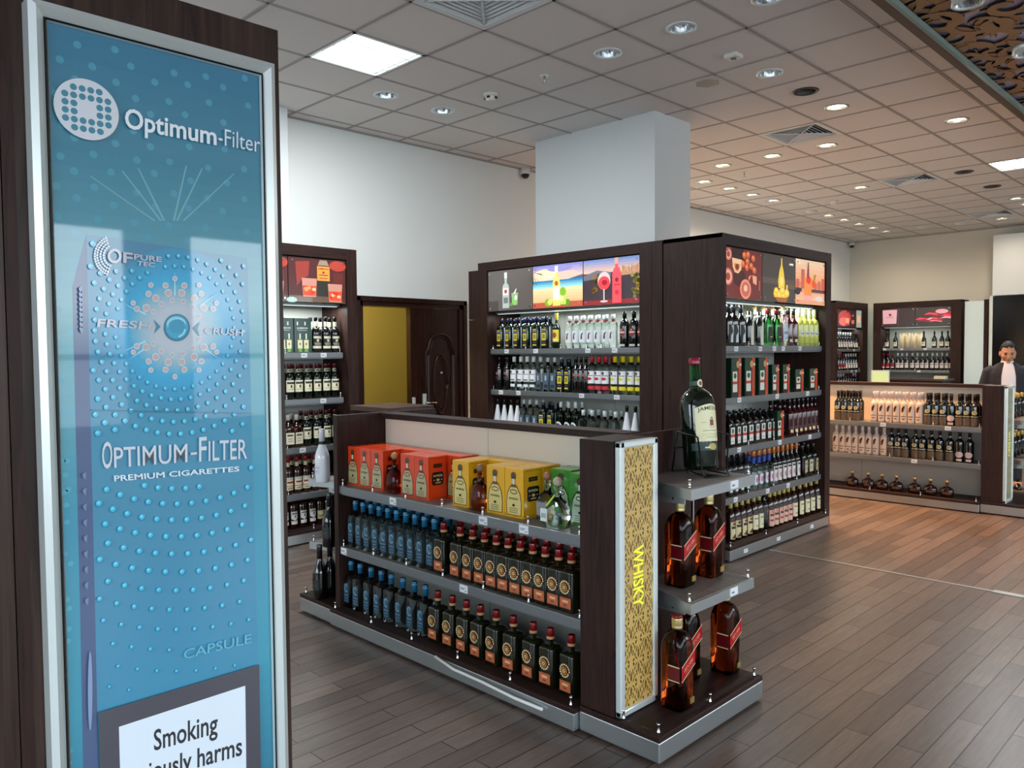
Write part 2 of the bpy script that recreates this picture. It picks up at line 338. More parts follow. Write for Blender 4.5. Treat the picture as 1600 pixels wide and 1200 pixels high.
leaf = b.build('door_leaf', door)
MB().cyl((cx-.005, YL-.03, 1.34), .012, .03, 'chrome', axis='y').build('peephole', leaf)
b = MB(); b.box((5.005, YL-.03, .93), (5.045, YL, 1.13), 'alu_white', bev=.004); b.tube([(5.025, YL-.03, 1.04), (5.025, YL-.07, 1.04), (5.14, YL-.075, 1.035)], .009, 'chrome'); b.build('door_handle', leaf)
b = MB(); b.box((4.872, YL-.035, .93), (4.90, YL-.01, 1.1), 'alu_white', bev=.003); b.build('lock_plate', edge)
# far end: white soffit box, pale partition, black screen
b = MB(); b.box((15.3, 1.2, 2.44), (XF, 3.77, 3.46), 'column_paint'); struct(b.build('trim_5'))
t = thing('black_display_wall', 'tall glossy black display panel behind the man in the suit', 'display panel', (15.22, 2.4, 0))
MB().box((0, -1.2, 0), (.1, 1.34, 2.42), 'black_screen').build('panel', t); MB().box((-.01, 1.34, 0), (.1, 1.39, 2.43), 'alu_white').build('edge_strip', t)
t = thing('white_partition', 'pale frosted partition panel between wine cabinet and black display', 'partition', (15.25, 4.02, 0))
MB().box((0, -.14, 0), (.04, .155, 2.36), 'frosted_panel').build('panel', t); b = MB(); b.box((-.005, -.2, 0), (.05, -.14, 2.38), 'wenge'); b.box((-.005, .155, 0), (.05, .17, 2.38), 'wenge'); b.build('frame', t)
b = MB(); b.box((15.5, 5.7, 0), (XF, 5.95, 2.3), 'frosted_panel'); struct(b.build('trim_6'))
lamp('soffit_glow', 'SPOT', (14.6, 2.9, 2.2), 30, (1, .42, .2), (PI*.62, 0, -PI/2-.15), spot_size=1.0, spot_blend=1, shadow_soft_size=.1)
# metal floor strip
t = thing('floor_threshold', 'thin metal threshold strip laid across the wooden floor', 'floor strip', (5.655, 0, 0))
MB().box((-.012, 1.36, 0), (.012, 2.88, .004), 'alu').build('narrow_strip', t); MB().box((-.03, -2.5, 0), (.03, 1.36, .006), 'alu').build('wide_strip', t)
# ------------------------------------------------------------------ ceiling fittings
def downlight(u, v, kind, label, group):
    x, y = cell(u, v); t = thing('downlight', label, 'ceiling light', (x, y, CEIL), 0, group)
    key = 'dl_'+kind
    if key not in KIDS:
        r = MB().lathe([(-.001, .082), (-.008, .084), (-.009, .097), (-.002, .104), (0, .104)], 'alu_white' if kind == 'off' else ('lamp_dark' if kind != 'on' else 'alu'), n=28, capb=False, capt=False).build('trim_ring', t)
        c = MB().lathe([(0, .084), (.03, .078), (.075, .055), (.09, .03)], 'lamp_dark' if kind == 'dark' else 'lamp_reflector', n=28, capb=False).build('reflector', t)
        l = MB()
        if kind == 'on': l.lathe([(.012, .07), (.02, .072)], 'bulb_warm', n=24)
        else: l.lathe([(.03, .02), (.09, .024)], 'plastic_white' if kind == 'off' else 'lamp_dark', n=12)
        KIDS[key] = [r, c, l.build('bulb', t)]
    else:
        for o in KIDS[key]: c = o.copy(); COL.objects.link(c); c.parent = t
    if kind == 'on':
        hot = (u, v) in ((7, 1), (7, 0)); wl = v == -2 or u > 13
        lamp('downlight_beam', 'SPOT', (x, y, CEIL-.02), 430 if hot else (30 if u > 13 else 80), (1, .50, .20) if hot else ((1, .84, .66) if wl else (1, .68, .44)), (0, 0, 0), spot_size=2.8 if wl else 2.1, spot_blend=1, shadow_soft_size=.06)
SPOT_W = 95
desc = {(5, 2): 'lit ceiling downlight nearest the column, in row with unlit ones', (7, 3): 'lit downlight nearest the ornamental ceiling panel', (7, 1): 'lit downlight just beyond the first square vent', (7, 0): 'lit downlight second from the column, behind first vent', (7, -1): 'lit downlight right beside the white column', (11, 0): 'single lit downlight left of the second square vent', (8, -2): 'lit downlight first of the row along the left wall', (9, -2): 'lit downlight second of the row along the left wall', (10, -2): 'lit downlight third of the row along the left wall', (11, -2): 'lit downlight fourth of the row along the left wall'}
j = 0
for u, v in ON:
    if u >= 14 and v == -2: lb = 'lit downlight by the far corner camera, %s of five from the near end' % ORD[u-14]; gp = 'lit downlights near the far corner'
    elif (u, v) in desc: lb = desc[(u, v)]; gp = 'lit warm ceiling downlights'
    else: lb = 'small far lit downlight at the right edge, %s from left' % ORD[j]; j += 1; gp = 'lit warm ceiling downlights'
    downlight(u, v, 'on', lb, gp)
for (u, v), lb in zip(OFF, ['large unlit silver downlight on the ceiling above the column', 'unlit silver downlight midway between ceiling vent and column', 'unlit silver downlight above the left wall, nearer the lit fluorescent panel', 'unlit silver downlight above the left wall, beside smoke detector', 'unlit silver downlight right of the column, beside the alarm unit', 'unlit silver downlight cut by the top edge of the photo']): downlight(u, v, 'off', lb, 'unlit silver downlights')
for (u, v), lb in zip(DARK, ['dark unlit downlight between silver one and nearest lit one', 'dark unlit downlight right of the second square vent', 'dark unlit downlight near the right fluorescent panel, farther back']): downlight(u, v, 'dark', lb, 'dark unlit downlights')
for (u, v), lb in zip(TWIN, ['small surface ceiling fitting left of the far downlight row', 'small surface ceiling fitting near the far wall, left one', 'small surface ceiling fitting near the far wall, right one']):
    x, y = cell(u, v); t = thing('ceiling_fitting', lb, 'ceiling fitting', (x, y, CEIL)); MB().lathe([(0, .09), (-.015, .085), (-.03, .05)], 'alu_white', n=20, capb=False).build('cover', t)
def vent(u, v, label):
    x, y = cell(u, v); t = thing('ceiling_vent', label, 'ceiling vent', (x, y, CEIL), 0, 'square ceiling vents')
    if 'vent' not in KIDS:
        f = MB()
        for s in (-1, 1): f.box((s*.295, -.295, -.006), (s*.25, .295, .004), 'column_paint'); f.box((-.295, s*.295, -.006), (.295, s*.25, .004), 'column_paint')
        p = [f.build('frame', t), MB().box((-.29, -.29, .12), (.29, .29, .13), 'plastic_dark').build('duct_box', t)]
        l = MB()
        for i in range(6):
            r0 = .245-.038*i; r1 = r0-.009; z0, z1 = .002, .016
            for a in range(4):
                c, s = math.cos(a*PI/2), math.sin(a*PI/2); q = [(r0, -r0, z0), (r0, r0, z0), (r1, r1, z1), (r1, -r1, z1)]
                vs = [(c*X-s*Y, s*X+c*Y, Z) for X, Y, Z in q]+[(c*X-s*Y, s*X+c*Y, Z+.002) for X, Y, Z in q]
                l.add(vs, [(0, 1, 2, 3), (7, 6, 5, 4), (0, 4, 5, 1), (2, 6, 7, 3)], 'column_paint')
        p.append(l.build('louvre', t)); b = MB()
        b.tube([(-.25, -.25, .002), (.25, .25, .002)], .006, 'column_paint'); b.tube([(-.25, .25, .002), (.25, -.25, .002)], .006, 'column_paint'); p.append(b.build('cross_bar', t)); KIDS['vent'] = p
    else:
        for o in KIDS['vent']: c = o.copy(); COL.objects.link(c); c.parent = t
for (u, v), lb in zip(VENT, ['square ceiling vent above the tall corner cabinet, the largest complete one', 'square ceiling vent in the middle distance, second along the row', 'small square ceiling vent farthest away, near the far wall', 'square louvred ceiling vent cut by the top edge of the photo']): vent(u, v, lb)
for i, (u, v) in enumerate(FLUO):
    x, y = cell(u, v); t = thing('fluorescent_panel', ['bright square four tube ceiling light above the left wall', 'bright square ceiling light at the right edge of the photo'][i], 'ceiling light', (x, y, CEIL), 0, 'square fluorescent ceiling lights')
    f = MB()
    for s in (-1, 1): f.box((s*.295, -.295, -.006), (s*.272, .295, .01), 'alu_white'); f.box((-.295, s*.295, -.006), (.295, s*.272, .01), 'alu_white')
    f.box((-.29, -.29, .05), (.29, .29, .06), 'alu_white')
    for k in (-1, 0, 1): f.box((-.272, k*.136-.006, -.002), (.272, k*.136+.006, .05), 'alu_white')
    f.build('frame', t)
    for k in range(4):
        cy = -.204+.136*k; MB().box((-.262, cy-.058, .004), (.262, cy+.058, .03), 'tube_lit', bev=.02).build('tube', t)
    lamp('fluorescent_glow', 'AREA', (x, y, CEIL-.012), 55, (.93, .97, 1), shape='SQUARE', size=.54)
for i, (x, y) in enumerate([(4.444, 4.1), (8.5, 4.67)]):
    t = thing('sprinkler', ['small hanging sprinkler head in front of the column', 'small hanging sprinkler head beyond the column, among lit downlights'][i], 'sprinkler', (x, y, CEIL)); MB().lathe([(0, .035), (-.008, .033)], 'alu_white', n=16).build('plate', t)
    MB().lathe([(-.008, .008), (-.045, .007), (-.05, .003), (-.06, .003), (-.061, .02), (-.064, .02)], 'alu', n=12).build('head', t)
t = thing('smoke_detector', 'round white smoke detector on the ceiling left of the sprinkler', 'smoke detector', (*cell(1, -1), CEIL)); MB().lathe([(0, .06), (-.012, .058), (-.02, .05)], 'plastic_white', n=24).build('base', t)
b = MB().lathe([(-.02, .046), (-.045, .042), (-.055, .02)], 'plastic_white', n=24)
for k in range(4): a = k*PI/2+.4; b.box((.04*math.cos(a)-.012, .04*math.sin(a)-.012, -.042), (.04*math.cos(a)+.012, .04*math.sin(a)+.012, -.026), 'plastic_dark')
b.build('chamber', t)
t = thing('smoke_detector', 'tiny white smoke detector between far downlights', 'smoke detector', (11.1, 4.72, CEIL)); MB().lathe([(0, .06), (-.03, .055), (-.05, .03)], 'plastic_white', n=16).build('base', t)
t = thing('alarm_unit', 'small square white ceiling unit with black sensor', 'sensor', (5.1, 2.89, CEIL)); MB().box((-.05, -.05, -.03), (.05, .05, 0), 'plastic_white', bev=.006).build('housing', t); MB().box((-.015, -.015, -.036), (.015, .015, -.028), 'plastic_dark').build('sensor', t)
for i, (x, y, lb) in enumerate([(6.50, 6.3, 'small dome security camera at ceiling left of the white column'), (15.6, 6.27, 'small dome security camera in the far ceiling corner')]):
    t = thing('security_camera', lb, 'security camera', (x, y, CEIL-.07)); MB().lathe([(.07, .05), (.01, .06), (0, .05)], 'plastic_white', n=20).build('housing', t)
    b = MB(); b.lathe([(.0, .045), (-.025, .04), (-.045, .02)], 'plastic_dark', n=20); b.build('lens_dome', t)
b = MB(); b.lathe([(-.001, .1), (0, .1)], 'print', '#8f857e', 6); o = b.build('ceiling_stain', loc=(5.5, 3.34, CEIL-.0012)); tag(o, 'faint six-sided grey mark on a ceiling tile right of column', 'ceiling mark')
# ornamental dropped ceiling panel
t = thing('ornamental_ceiling_panel', 'dropped brown ceiling panel with pale cut-out scroll pattern', 'ceiling panel', (0, 0, 3.5))
PX0, PX1, PY0, PY1 = -3.9, 15.5, -.6, CUTY
MAT['lilac'] = mat('lilac', '#d9d2ee', .25, .1); MAT['scroll_brown'] = mat('scroll_brown', '#a07850', .4); MAT['beam_brown'] = mat('beam_brown', '#5b4d42', .5); mat('glass_edge', '#8fa6a0', .2)
MB().box((PX0, PY0, .06), (PX1, PY1, .135), 'lilac').build('backing', t)
b = MB(); b.box((PX0, PY1-.06, 0), (PX1, PY1, .137), 'beam_brown'); b.box((PX0, PY0, 0), (PX1, PY0+.06, .137), 'beam_brown'); b.build('beam', t)
MB().box((PX0, PY1-.085, -.004), (PX1, PY1-.06, .03), 'glass_edge').build('glass_strip', t)
def ribbon(b, pts, ws, z0=.036, z1=.054):
    z0 += rnd.uniform(0, .008)
    n = len(pts); vs = []
    for i, (x, y) in enumerate(pts):
        a = pts[max(0, i-1)]; c = pts[min(n-1, i+1)]; dx, dy = c[0]-a[0], c[1]-a[1]; l = math.hypot(dx, dy) or 1; nx, ny = -dy/l*ws[i], dx/l*ws[i]
        vs += [(x+nx, y+ny, z0), (x-nx, y-ny, z0), (x+nx, y+ny, z1), (x-nx, y-ny, z1)]
    b.add(vs, [(4*i, 4*i+1, 4*i+5, 4*i+4) for i in range(n-1)], 'scroll_brown')
    fs = []
    for i in range(n-1): fs += [(4*i, 4*i+4, 4*i+6, 4*i+2), (4*i+1, 4*i+3, 4*i+7, 4*i+5)]
    b.add(vs, fs, 'plastic_dark')
b = MB(); rnd = random.Random(3)
lim = PY1-.02
def clipribbon(pts, ws):
    cur = []; cw = []
    for p, w_ in list(zip(pts, ws))+[((0, 99), 0)]:
        if PY0+.08 < p[1] < lim: cur.append(p); cw.append(w_)
        else:
            if len(cur) > 2: ribbon(b, cur, cw)
            cur = []; cw = []
gx_ = .4
while gx_ < 12.6:
    for gy_ in [1.66, 1.47, 1.24, .98, .71, .43, .14, -.15, -.42]:
        cx_ = gx_+rnd.uniform(-.05, .05)+(.16 if int(gy_*100) % 2 else 0); cy_ = gy_+rnd.uniform(-.04, .04); sg = rnd.choice((-1, 1)); a0 = rnd.uniform(0, 2*PI); R = rnd.uniform(.13, .18)
        n = 22; pts = []; ws = []
        for i in range(n):
            q = i/(n-1); a = a0+sg*q*PI*2.3; r = R*(1-.72*q); pts.append((cx_+r*math.cos(a)*1.25, cy_+r*math.sin(a))); ws.append(.027*math.sin(PI*min(1, q*1.05+.12))+.006)
        clipribbon(pts, ws)
        a1 = rnd.uniform(0, 2*PI); pts = []; ws = []
        for i in range(12): q = i/11; a = a1+sg*q*1.9; pts.append((cx_+.17+.14*math.cos(a)*1.2, cy_+.1+.14*math.sin(a))); ws.append(.024*math.sin(PI*q)+.004)
        clipribbon(pts, ws)
    gx_ += .33
for ex, ey in ((5.6, 1.38), (6.75, 1.2)):
    pts = [(ex+.15*math.cos(2*PI*i/20), ey+.1*math.sin(2*PI*i/20)) for i in range(21)]; clipribbon(pts, [.02]*21); pts = [(ex+.06*math.cos(2*PI*i/20), ey+.04*math.sin(2*PI*i/20)) for i in range(21)]; clipribbon(pts, [.05]*21)
b.build('scroll_pattern', t)
for i, (x, y) in enumerate([(5.03, 1.385), (6.16, 1.34)]):
    t = thing('downlight', ['large silver downlight set in the ornamental ceiling panel', 'silver downlight in the ornamental panel at the right edge'][i], 'ceiling light', (x, y, 3.5))
    MB().lathe([(-.002, .07), (-.012, .073), (-.012, .083), (.04, .086)], 'alu_white', n=28, capb=False, capt=False).build('trim_ring', t); MB().lathe([(.0, .071), (.03, .055), (.05, .03)], 'lamp_reflector', n=24, capb=False).build('reflector', t)
mat('back_warm', '#a8a098', .5); mat('back_low_shaded', '#74756e', .55)  # shade under the shelves is put into the lower gondola panel's colour
# ================================================================== shelving
def pin(b, x, y, z): b.lathe([(z, .007), (z+.006, .007), (z+.008, .005), (z+.03, .005), (z+.032, .0065), (z+.038, .0065)], 'chrome', n=10, c=(x, y, 0))
def make_shelf(t, x0, x1, y0, y1, z, tags=(), top='shelf_top', front='alu_dark', h=.042, guard=True, npin=4, ends=False, name='shelf'):
    """z is the upper face; front edge at y0"""
    b = MB(); b.box((x0, y0+.012, z-.022), (x1, y1, z), top); b.box((x0, y0, z-h), (x1, y0+.012, z+.002), front, bev=.003); b.box((x0, y0+.012, z-h-.008), (x1, y0+.03, z-.02), front)
    s = b.build(name, t)
    if guard:
        MB().box((x0+.01, y0+.022, z+.001), (x1-.01, y0+.0245, z+.028), 'guard_glass').build('glass_guard', s)
        for i in range(npin):
            b = MB(); pin(b, x0+.02+(x1-x0-.04)*i/(npin-1), y0+.018, z); b.build('rail_pin', s)
    for x in tags:
        b = MB(); b.box((x-.027, y0-.003, z-h+.004), (x+.027, y0+.001, z-.002), 'print', '#dfe2e6')
        for q, (a, c) in enumerate(((-.02, .0), (-.02, -.008), (.008, .012))): b.box((x+a, y0-.0036, z-.018-q*.006), (x+c+.012, y0-.003, z-.015-q*.006), 'print', '#55585e')
        b.build('price_tag', s)
    return s
def base(t, x0, x1, y0, y1, z=.105, front='alu', tags=(), npin=4, side=None):
    b = MB(); b.box((x0, y0, .012), (x1, y1, z-.022), front, bev=.003); b.box((x0+.01, y0+.02, 0), (x1-.01, y1-.02, .014), 'plastic_dark'); b.box((x0, y0, z-.022), (x1, y1, z), 'wenge_flat', bev=.002); s = b.build('plinth', t)
    if npin:
        MB().box((x0+.02, y0+.022, z), (x1-.02, y0+.0245, z+.024), 'guard_glass').build('glass_guard', s)
        for i in range(npin): b = MB(); pin(b, x0+.03+(x1-x0-.06)*i/(npin-1), y0+.018, z); b.build('rail_pin', s)
    for x in tags: MB().box((x-.03, y0-.002, z-.075), (x+.03, y0+.002, z-.045), 'print', '#d5d8dc').build('price_tag', s)
    return s
SHZ = [1.555, 1.19, .81, .44]
def cabinet(name, label, loc, rz, W_, D, H, stileL, stileR, shelves, nposter, tags, seams=(), pz=(1.93, 2.30), baseout=.04, tall=True, lit=True, cat='display cabinet', shelf_x=None):
    t = thing(name, label, cat, loc, rz); xa, xb = stileL, W_-stileR
    for s, (a, c) in enumerate(((0, stileL), (W_-stileR, W_))):
        b = MB()
        if c-a > .2:   # broad return made of several boards
            xs = [a]+[q for q in seams]+[c]
            for p, q in zip(xs, xs[1:]): b.box((p+.0015, 0, 0), (q-.0015, .05, H), 'wenge')
            b.box((a, .03, 0), (a+.03, D, H), 'wenge')
        else: b.box((a, 0, 0), (c, .03, H), 'wenge'); b.box((a if s == 0 else c-.03, .03, 0), (a+.03 if s == 0 else c, D, H), 'wenge'); b.box((xa-.02 if s == 0 else xb, .03, 0), (xa if s == 0 else xb+.02, D, H), 'wenge')
        b.build('side_panel', t)
    b = MB(); b.box((xa, 0, pz[1]+.01), (xb, .03, H-.03), 'wenge_flat'); b.box((0, .002, H-.03), (W_, D, H), 'wenge_flat'); b.build('header', t)
    b = MB(); n = max(1, round((xb-xa)/.62))
    for i in range(n): b.box((xa+(xb-xa)*i/n+.002, D-.02, .08), (xa+(xb-xa)*(i+1)/n-.002, D-.01, pz[1]+.05), 'back_panel')
    b.box((xa, D-.01, 0), (xb, D, H), 'plastic_dark'); b.build('back_panel', t)
    sx0, sx1 = shelf_x or (xa+.02, xb-.02)
    for z, tg in zip(shelves, tags): make_shelf(t, sx0, sx1, .03, D-.02, z, tg, npin=max(3, int((xb-xa)/.3)))
    base(t, xa, xb, -baseout, D-.02, .11, tags=tags[-1])
    b = MB(); b.box((xa+.01, .10, pz[0]-.02), (xb-.01, .16, pz[0]), 'alu_dark'); b.box((xa+.03, .11, pz[0]-.026), (xb-.03, .15, pz[0]-.019), 'led'); b.build('light_strip', t)
    ppl = []
    for i in range(nposter):
        a = xa+(xb-xa)*i/nposter+.004; c = xa+(xb-xa)*(i+1)/nposter-.004; mb = MB(); mb.box((a, .016, pz[0]), (c, .024, pz[1]), 'plastic_dark'); ppl.append((mb, a, c, pz))
    return t, ppl
def strip_light(t, x0, x1, y, z, w):
    o = lamp('shelf_light', 'AREA', ((x0+x1)/2, y, z), w, (.93, 1, .97), shape='RECTANGLE', size=x1-x0, size_y=.05); o.parent = t
def finish_posters(t, ppl, arts):
    for (mb, a, c, pz), art in zip(ppl, arts):
        cv = Canvas(mb, flat(a, c, pz[0], pz[1], .0155), 'print_lit', .0003); art(cv)
        o = mb.build('picture_panel', t)
        p = MB()
        for x in (a+.03, c-.03):
            for z in (pz[0]+.025, pz[1]-.025): p.cyl((x, .006, z), .007, .008, 'chrome', n=10, axis='y')
        p.build('fixing_screw', o)
# ---- advertising pictures (flat printed images on the panels)
def band(cv, v0, v1, c0, c1, n=6):
    for i in range(n):
        f = i/(n-1); A, B_ = hexc(c0), hexc(c1); cv.rect(0, v0+(v1-v0)*i/n, 1, v0+(v1-v0)*(i+1)/n, [A[k]*(1-f)+B_[k]*f for k in range(3)], i == 0)
def bottle_shape(cv, u, v, w, h, body, cap, label=None, neck=.3, sh=.12):
    W2 = w/2; n2 = w*.17; yb = v+h*(1-neck-sh)
    cv.poly([(u-W2, v), (u+W2, v), (u+W2, yb), (u+W2*.8, yb+h*sh*.6), (u+n2, yb+h*sh), (u+n2, v+h*.93), (u-n2, v+h*.93), (u-n2, yb+h*sh), (u-W2*.8, yb+h*sh*.6), (u-W2, yb)], body)
    cv.rect(u-n2*1.2, v+h*.84, u+n2*1.2, v+h, cap)
    if label: cv.rect(u-W2*.86, v+h*.14, u+W2*.86, v+h*.48, label)
def art_dark_rum(cv):
    cv.rect(0, 0, 1, 1, '#5a5450'); cv.rect(0, 0, .24, .25, '#453c39')
    bottle_shape(cv, .41, .06, .15, .88, '#a9b3ae', '#dfe4e0', None); cv.rect(.36, .18, .46, .32, '#6a6f6c'); cv.rect(.35, .38, .47, .55, '#e9e2de'); cv.ell(.41, .47, .035, .05, '#a84a48')
    cv.poly([(.56, .12), (.67, .12), (.69, .42), (.54, .42)], '#8fae7a'); cv.ell(.6, .2, .05, .06, '#7fc05a'); cv.ell(.64, .3, .03, .06, '#d8ead0'); cv.ell(.53, .14, .05, .04, '#5f8f4a'); cv.poly([(.58, .4), (.63, .4), (.66, .52), (.645, .52)], '#c9d7c0')
def art_beach(cv):
    band(cv, .62, 1, '#f0c6a8', '#7d7fc0', 7); cv.ell(.25, .78, .24, .13, '#f6cfb0'); cv.ell(.7, .74, .24, .09, '#e9b9a9'); cv.ell(.55, .9, .25, .07, '#8c86bd'); cv.poly([(.72, .64), (1, .72), (1, .62), (.72, .62)], '#4a5a78')
    band(cv, .46, .64, '#8fd0cf', '#2f7fb0', 4); band(cv, .12, .46, '#e7b07e', '#f0cd9d', 5); cv.rect(0, 0, 1, .13, '#b4563f')
    for k in range(7): a = 1.9+k*.42; cv.poly([(.02, .86), (.02+.16*math.cos(a-1.9), .86+.3*math.sin(a+1.4)), (.05+.16*math.cos(a-1.8), .84+.28*math.sin(a+1.5))], '#2c5b3a')
    bottle_shape(cv, .49, .04, .15, .92, '#e6cf6a', '#e9e6dc', '#f3eecb'); cv.ell(.49, .56, .035, .055, '#c2542c')
    cv.ell(.32, .12, .07, .09, '#79a532'); cv.ell(.36, .13, .05, .07, '#c6dc66'); cv.ell(.7, .1, .07, .08, '#5f8a2a'); cv.poly([(.57, .06), (.68, .06), (.7, .4), (.56, .4)], '#b8cf5c'); cv.ell(.62, .36, .06, .1, '#7fae3a'); cv.ell(.6, .2, .04, .07, '#e3ef9a')
def art_pink(cv):
    band(cv, .66, 1, '#e3b79c', '#6f86b8', 6); cv.rect(0, .1, 1, .7, '#3a3238'); cv.poly([(0, .66), (.25, .76), (.5, .7), (.5, .6), (0, .55)], '#6c6a78'); cv.poly([(.55, .7), (.7, .82), (.85, .76), (1, .84), (1, .62), (.55, .6)], '#b98a6a')
    for k in range(40): cv.rect(.56+.011*k, .66+.1*random.random(), .564+.011*k, .74+.1*random.random(), random.choice(['#f0d6b4', '#8a5f4c', '#d4a078']), k == 0)
    for k in range(16): cv.ell(.18+.12*random.random(), .3+.35*random.random(), .03, .045, random.choice(['#6f5a2a', '#4a4a26', '#8a6a34']), 8, k == 0)
    for k in range(16): cv.ell(.87+.12*random.random(), .12+.5*random.random(), .03, .05, random.choice(['#7f6a2c', '#4f5526', '#97803a']), 8, k == 0)
    cv.rect(0, 0, 1, .1, '#8a2a2c'); cv.ell(.38, .52, .115, .2, '#d9bfc2'); cv.ell(.38, .47, .105, .15, '#e8444c'); cv.ell(.39, .48, .05, .06, '#a81c2c'); cv.rect(.37, .1, .39, .34, '#d7c6c6'); cv.ell(.38, .07, .07, .025, '#cdb9bd')
    cv.poly([(.53, .02), (.69, .02), (.69, .66), (.66, .74), (.63, .8), (.63, .95), (.58, .95), (.58, .8), (.55, .74), (.53, .66)], '#f0505a'); cv.rect(.575, .86, .635, 1, '#e89a8c'); cv.ell(.61, .52, .03, .05, '#8a1f2c'); cv.rect(.56, .4, .66, .43, '#c22f3c'); cv.ell(.61, .25, .035, .05, '#c22f3c')
def art_coffee(cv):
    cv.rect(0, 0, 1, 1, '#6f3030'); cv.rect(.18, .78, .5, 1, '#33201e'); cv.ell(.38, .42, .16, .18, '#4a2626')
    for x, y, r, s, c1 in ((.09, .86, .09, .12, '#e89a86'), (.08, .42, .12, .17, '#f0a890')):
        cv.ell(x, y, r, s, '#c9705c'); cv.ell(x, y, r*.8, s*.8, c1); cv.ell(x, y, r*.45, s*.45, '#a34a3c')
    cv.poly([(.18, .8), (.44, .78), (.42, .58), (.34, .5), (.25, .52), (.2, .62)], '#f3c49a'); cv.poly([(.22, .7), (.4, .69), (.34, .54), (.27, .55)], '#d98a56'); cv.ell(.31, .63, .05, .06, '#7a3a26')
    for x, y in ((.5, .88), (.6, .9), (.74, .84), (.58, .76), (.46, .7), (.68, .68), (.56, .64), (.76, .6)): cv.ell(x, y, .055, .07, '#c9603c'); cv.ell(x-.01, y+.02, .03, .04, '#e8895a')
    cv.ell(.52, .2, .15, .2, '#e8917a'); cv.ell(.52, .2, .11, .15, '#c96a56'); cv.ell(.52, .22, .05, .07, '#f0c0a0'); cv.poly([(.6, .36), (.68, .5), (.6, .46)], '#e8a080'); cv.poly([(.7, .5), (.82, .48), (.82, .3), (.72, .34)], '#eaa482'); cv.rect(.88, .2, .91, .4, '#b0605c')
def art_lemon(cv):
    cv.rect(0, 0, 1, 1, '#4b4340'); cv.rect(0, .38, 1, .5, '#5c5048'); cv.rect(.55, .3, 1, .4, '#6a5642')
    cv.poly([(.48, .3), (.66, .3), (.67, .45), (.63, .68), (.59, .8), (.585, .95), (.555, .95), (.55, .8), (.5, .66), (.465, .45)], '#f2cf4a'); cv.ell(.57, .45, .05, .1, '#f8e07a')
    for x, y, r in ((.42, .18, .1), (.5, .15, .09), (.62, .17, .1), (.72, .2, .09), (.4, .24, .07), (.58, .25, .09)): cv.ell(x, y, r, r*1.05, '#eec43a', 8); cv.ell(x, y+.01, r*.6, r*.6, '#f8df80', 7)
    cv.rect(.7, .25, .745, .38, '#f0d070'); cv.poly([(.36, .1), (.76, .1), (.7, .0), (.44, .0)], '#a8653c'); cv.rect(.8, .82, .92, .86, '#f4f2ec')
def art_sunset(cv):
    band(cv, .5, 1, '#f2a877', '#f4cfae', 5); band(cv, 0, .5, '#f3c3a2', '#e08864', 4)
    for x, w_, h in ((.02, .1, .55), (.18, .12, .78), (.33, .08, .6), (.62, .1, .5), (.75, .1, .55), (.88, .12, .62)): cv.rect(x, .35, x+w_, h, '#c96a58')
    cv.rect(0, .28, .2, .36, '#4a3a3e'); cv.rect(.5, .28, 1, .35, '#5a3c3a'); cv.ell(.06, .27, .09, .07, '#2c2a33'); cv.rect(0, 0, 1, .1, '#e6a07c'); cv.ell(.8, .14, .14, .06, '#d9d0c8')
    cv.poly([(.28, .08), (.52, .08), (.53, .6), (.28, .6)], '#f0904a'); cv.rect(.28, .08, .52, .2, '#e8a8a0'); cv.ell(.42, .55, .08, .09, '#e83c36'); cv.ell(.6, .48, .07, .09, '#e8542c'); cv.poly([(.36, .6), (.44, .6), (.425, .95), (.39, .95)], '#7a4a48'); cv.poly([(.58, .5), (.62, .5), (.68, .7), (.6, .68)], '#a88a3a')
    cv.poly([(.0, .95), (.1, .99), (.14, .88)], '#f4e9df')
def art_jam(cv):
    cv.rect(0, 0, 1, 1, '#4a2322'); cv.poly([(.12, .9), (.36, .93), (.34, .6), (.22, .5), (.14, .35)], '#8a342a'); cv.ell(.86, .86, .15, .12, '#a43c2e'); cv.rect(.78, .35, .95, .7, '#5c2824'); cv.poly([(0, 0), (1, 0), (.8, .16), (0, .14)], '#5e4a3a')
    cv.rect(.5, .14, .7, .85, '#2a2a22'); cv.poly([(.5, .85), (.7, .85), (.66, .97), (.54, .97)], '#8a7a6a'); cv.rect(.49, .5, .71, .83, '#f08a3c'); cv.text('JAMESON', .505, .74, .19, .055, '#33190f', .02); cv.rect(.52, .62, .68, .64, '#6a2c18'); cv.rect(.53, .55, .67, .565, '#6a2c18'); cv.ell(.6, .69, .02, .03, '#8a2a1c')
    for x, y in ((.35, .12), (.8, .02)):
        cv.poly([(x-.11, y), (x+.11, y), (x+.13, y+.42), (x-.13, y+.42)], '#b48070'); cv.poly([(x-.1, y+.03), (x+.1, y+.03), (x+.12, y+.25), (x-.12, y+.25)], '#d8482c')
        for k in range(6): cv.ell(x-.08+.16*random.random(), y+.08+.14*random.random(), .035, .04, random.choice(['#f08a5a', '#f4b088', '#c8301c']), 7)
    cv.ell(.04, .04, .09, .06, '#8fb5a5')
def art_rose(cv):
    cv.rect(0, 0, 1, 1, '#3c2427'); cv.ell(.3, .55, .25, .4, '#a83c38'); cv.ell(.25, .3, .18, .24, '#e0685a'); bottle_shape(cv, .4, .1, .16, .85, '#c2453e', '#7c1f24', '#f09a84'); bottle_shape(cv, .62, .12, .12, .6, '#4a2c2c', '#c9806a', '#c07a60'); cv.rect(.76, 0, .97, 1, '#9aa8a0'); cv.rect(.8, .28, .92, .7, '#f0b088')
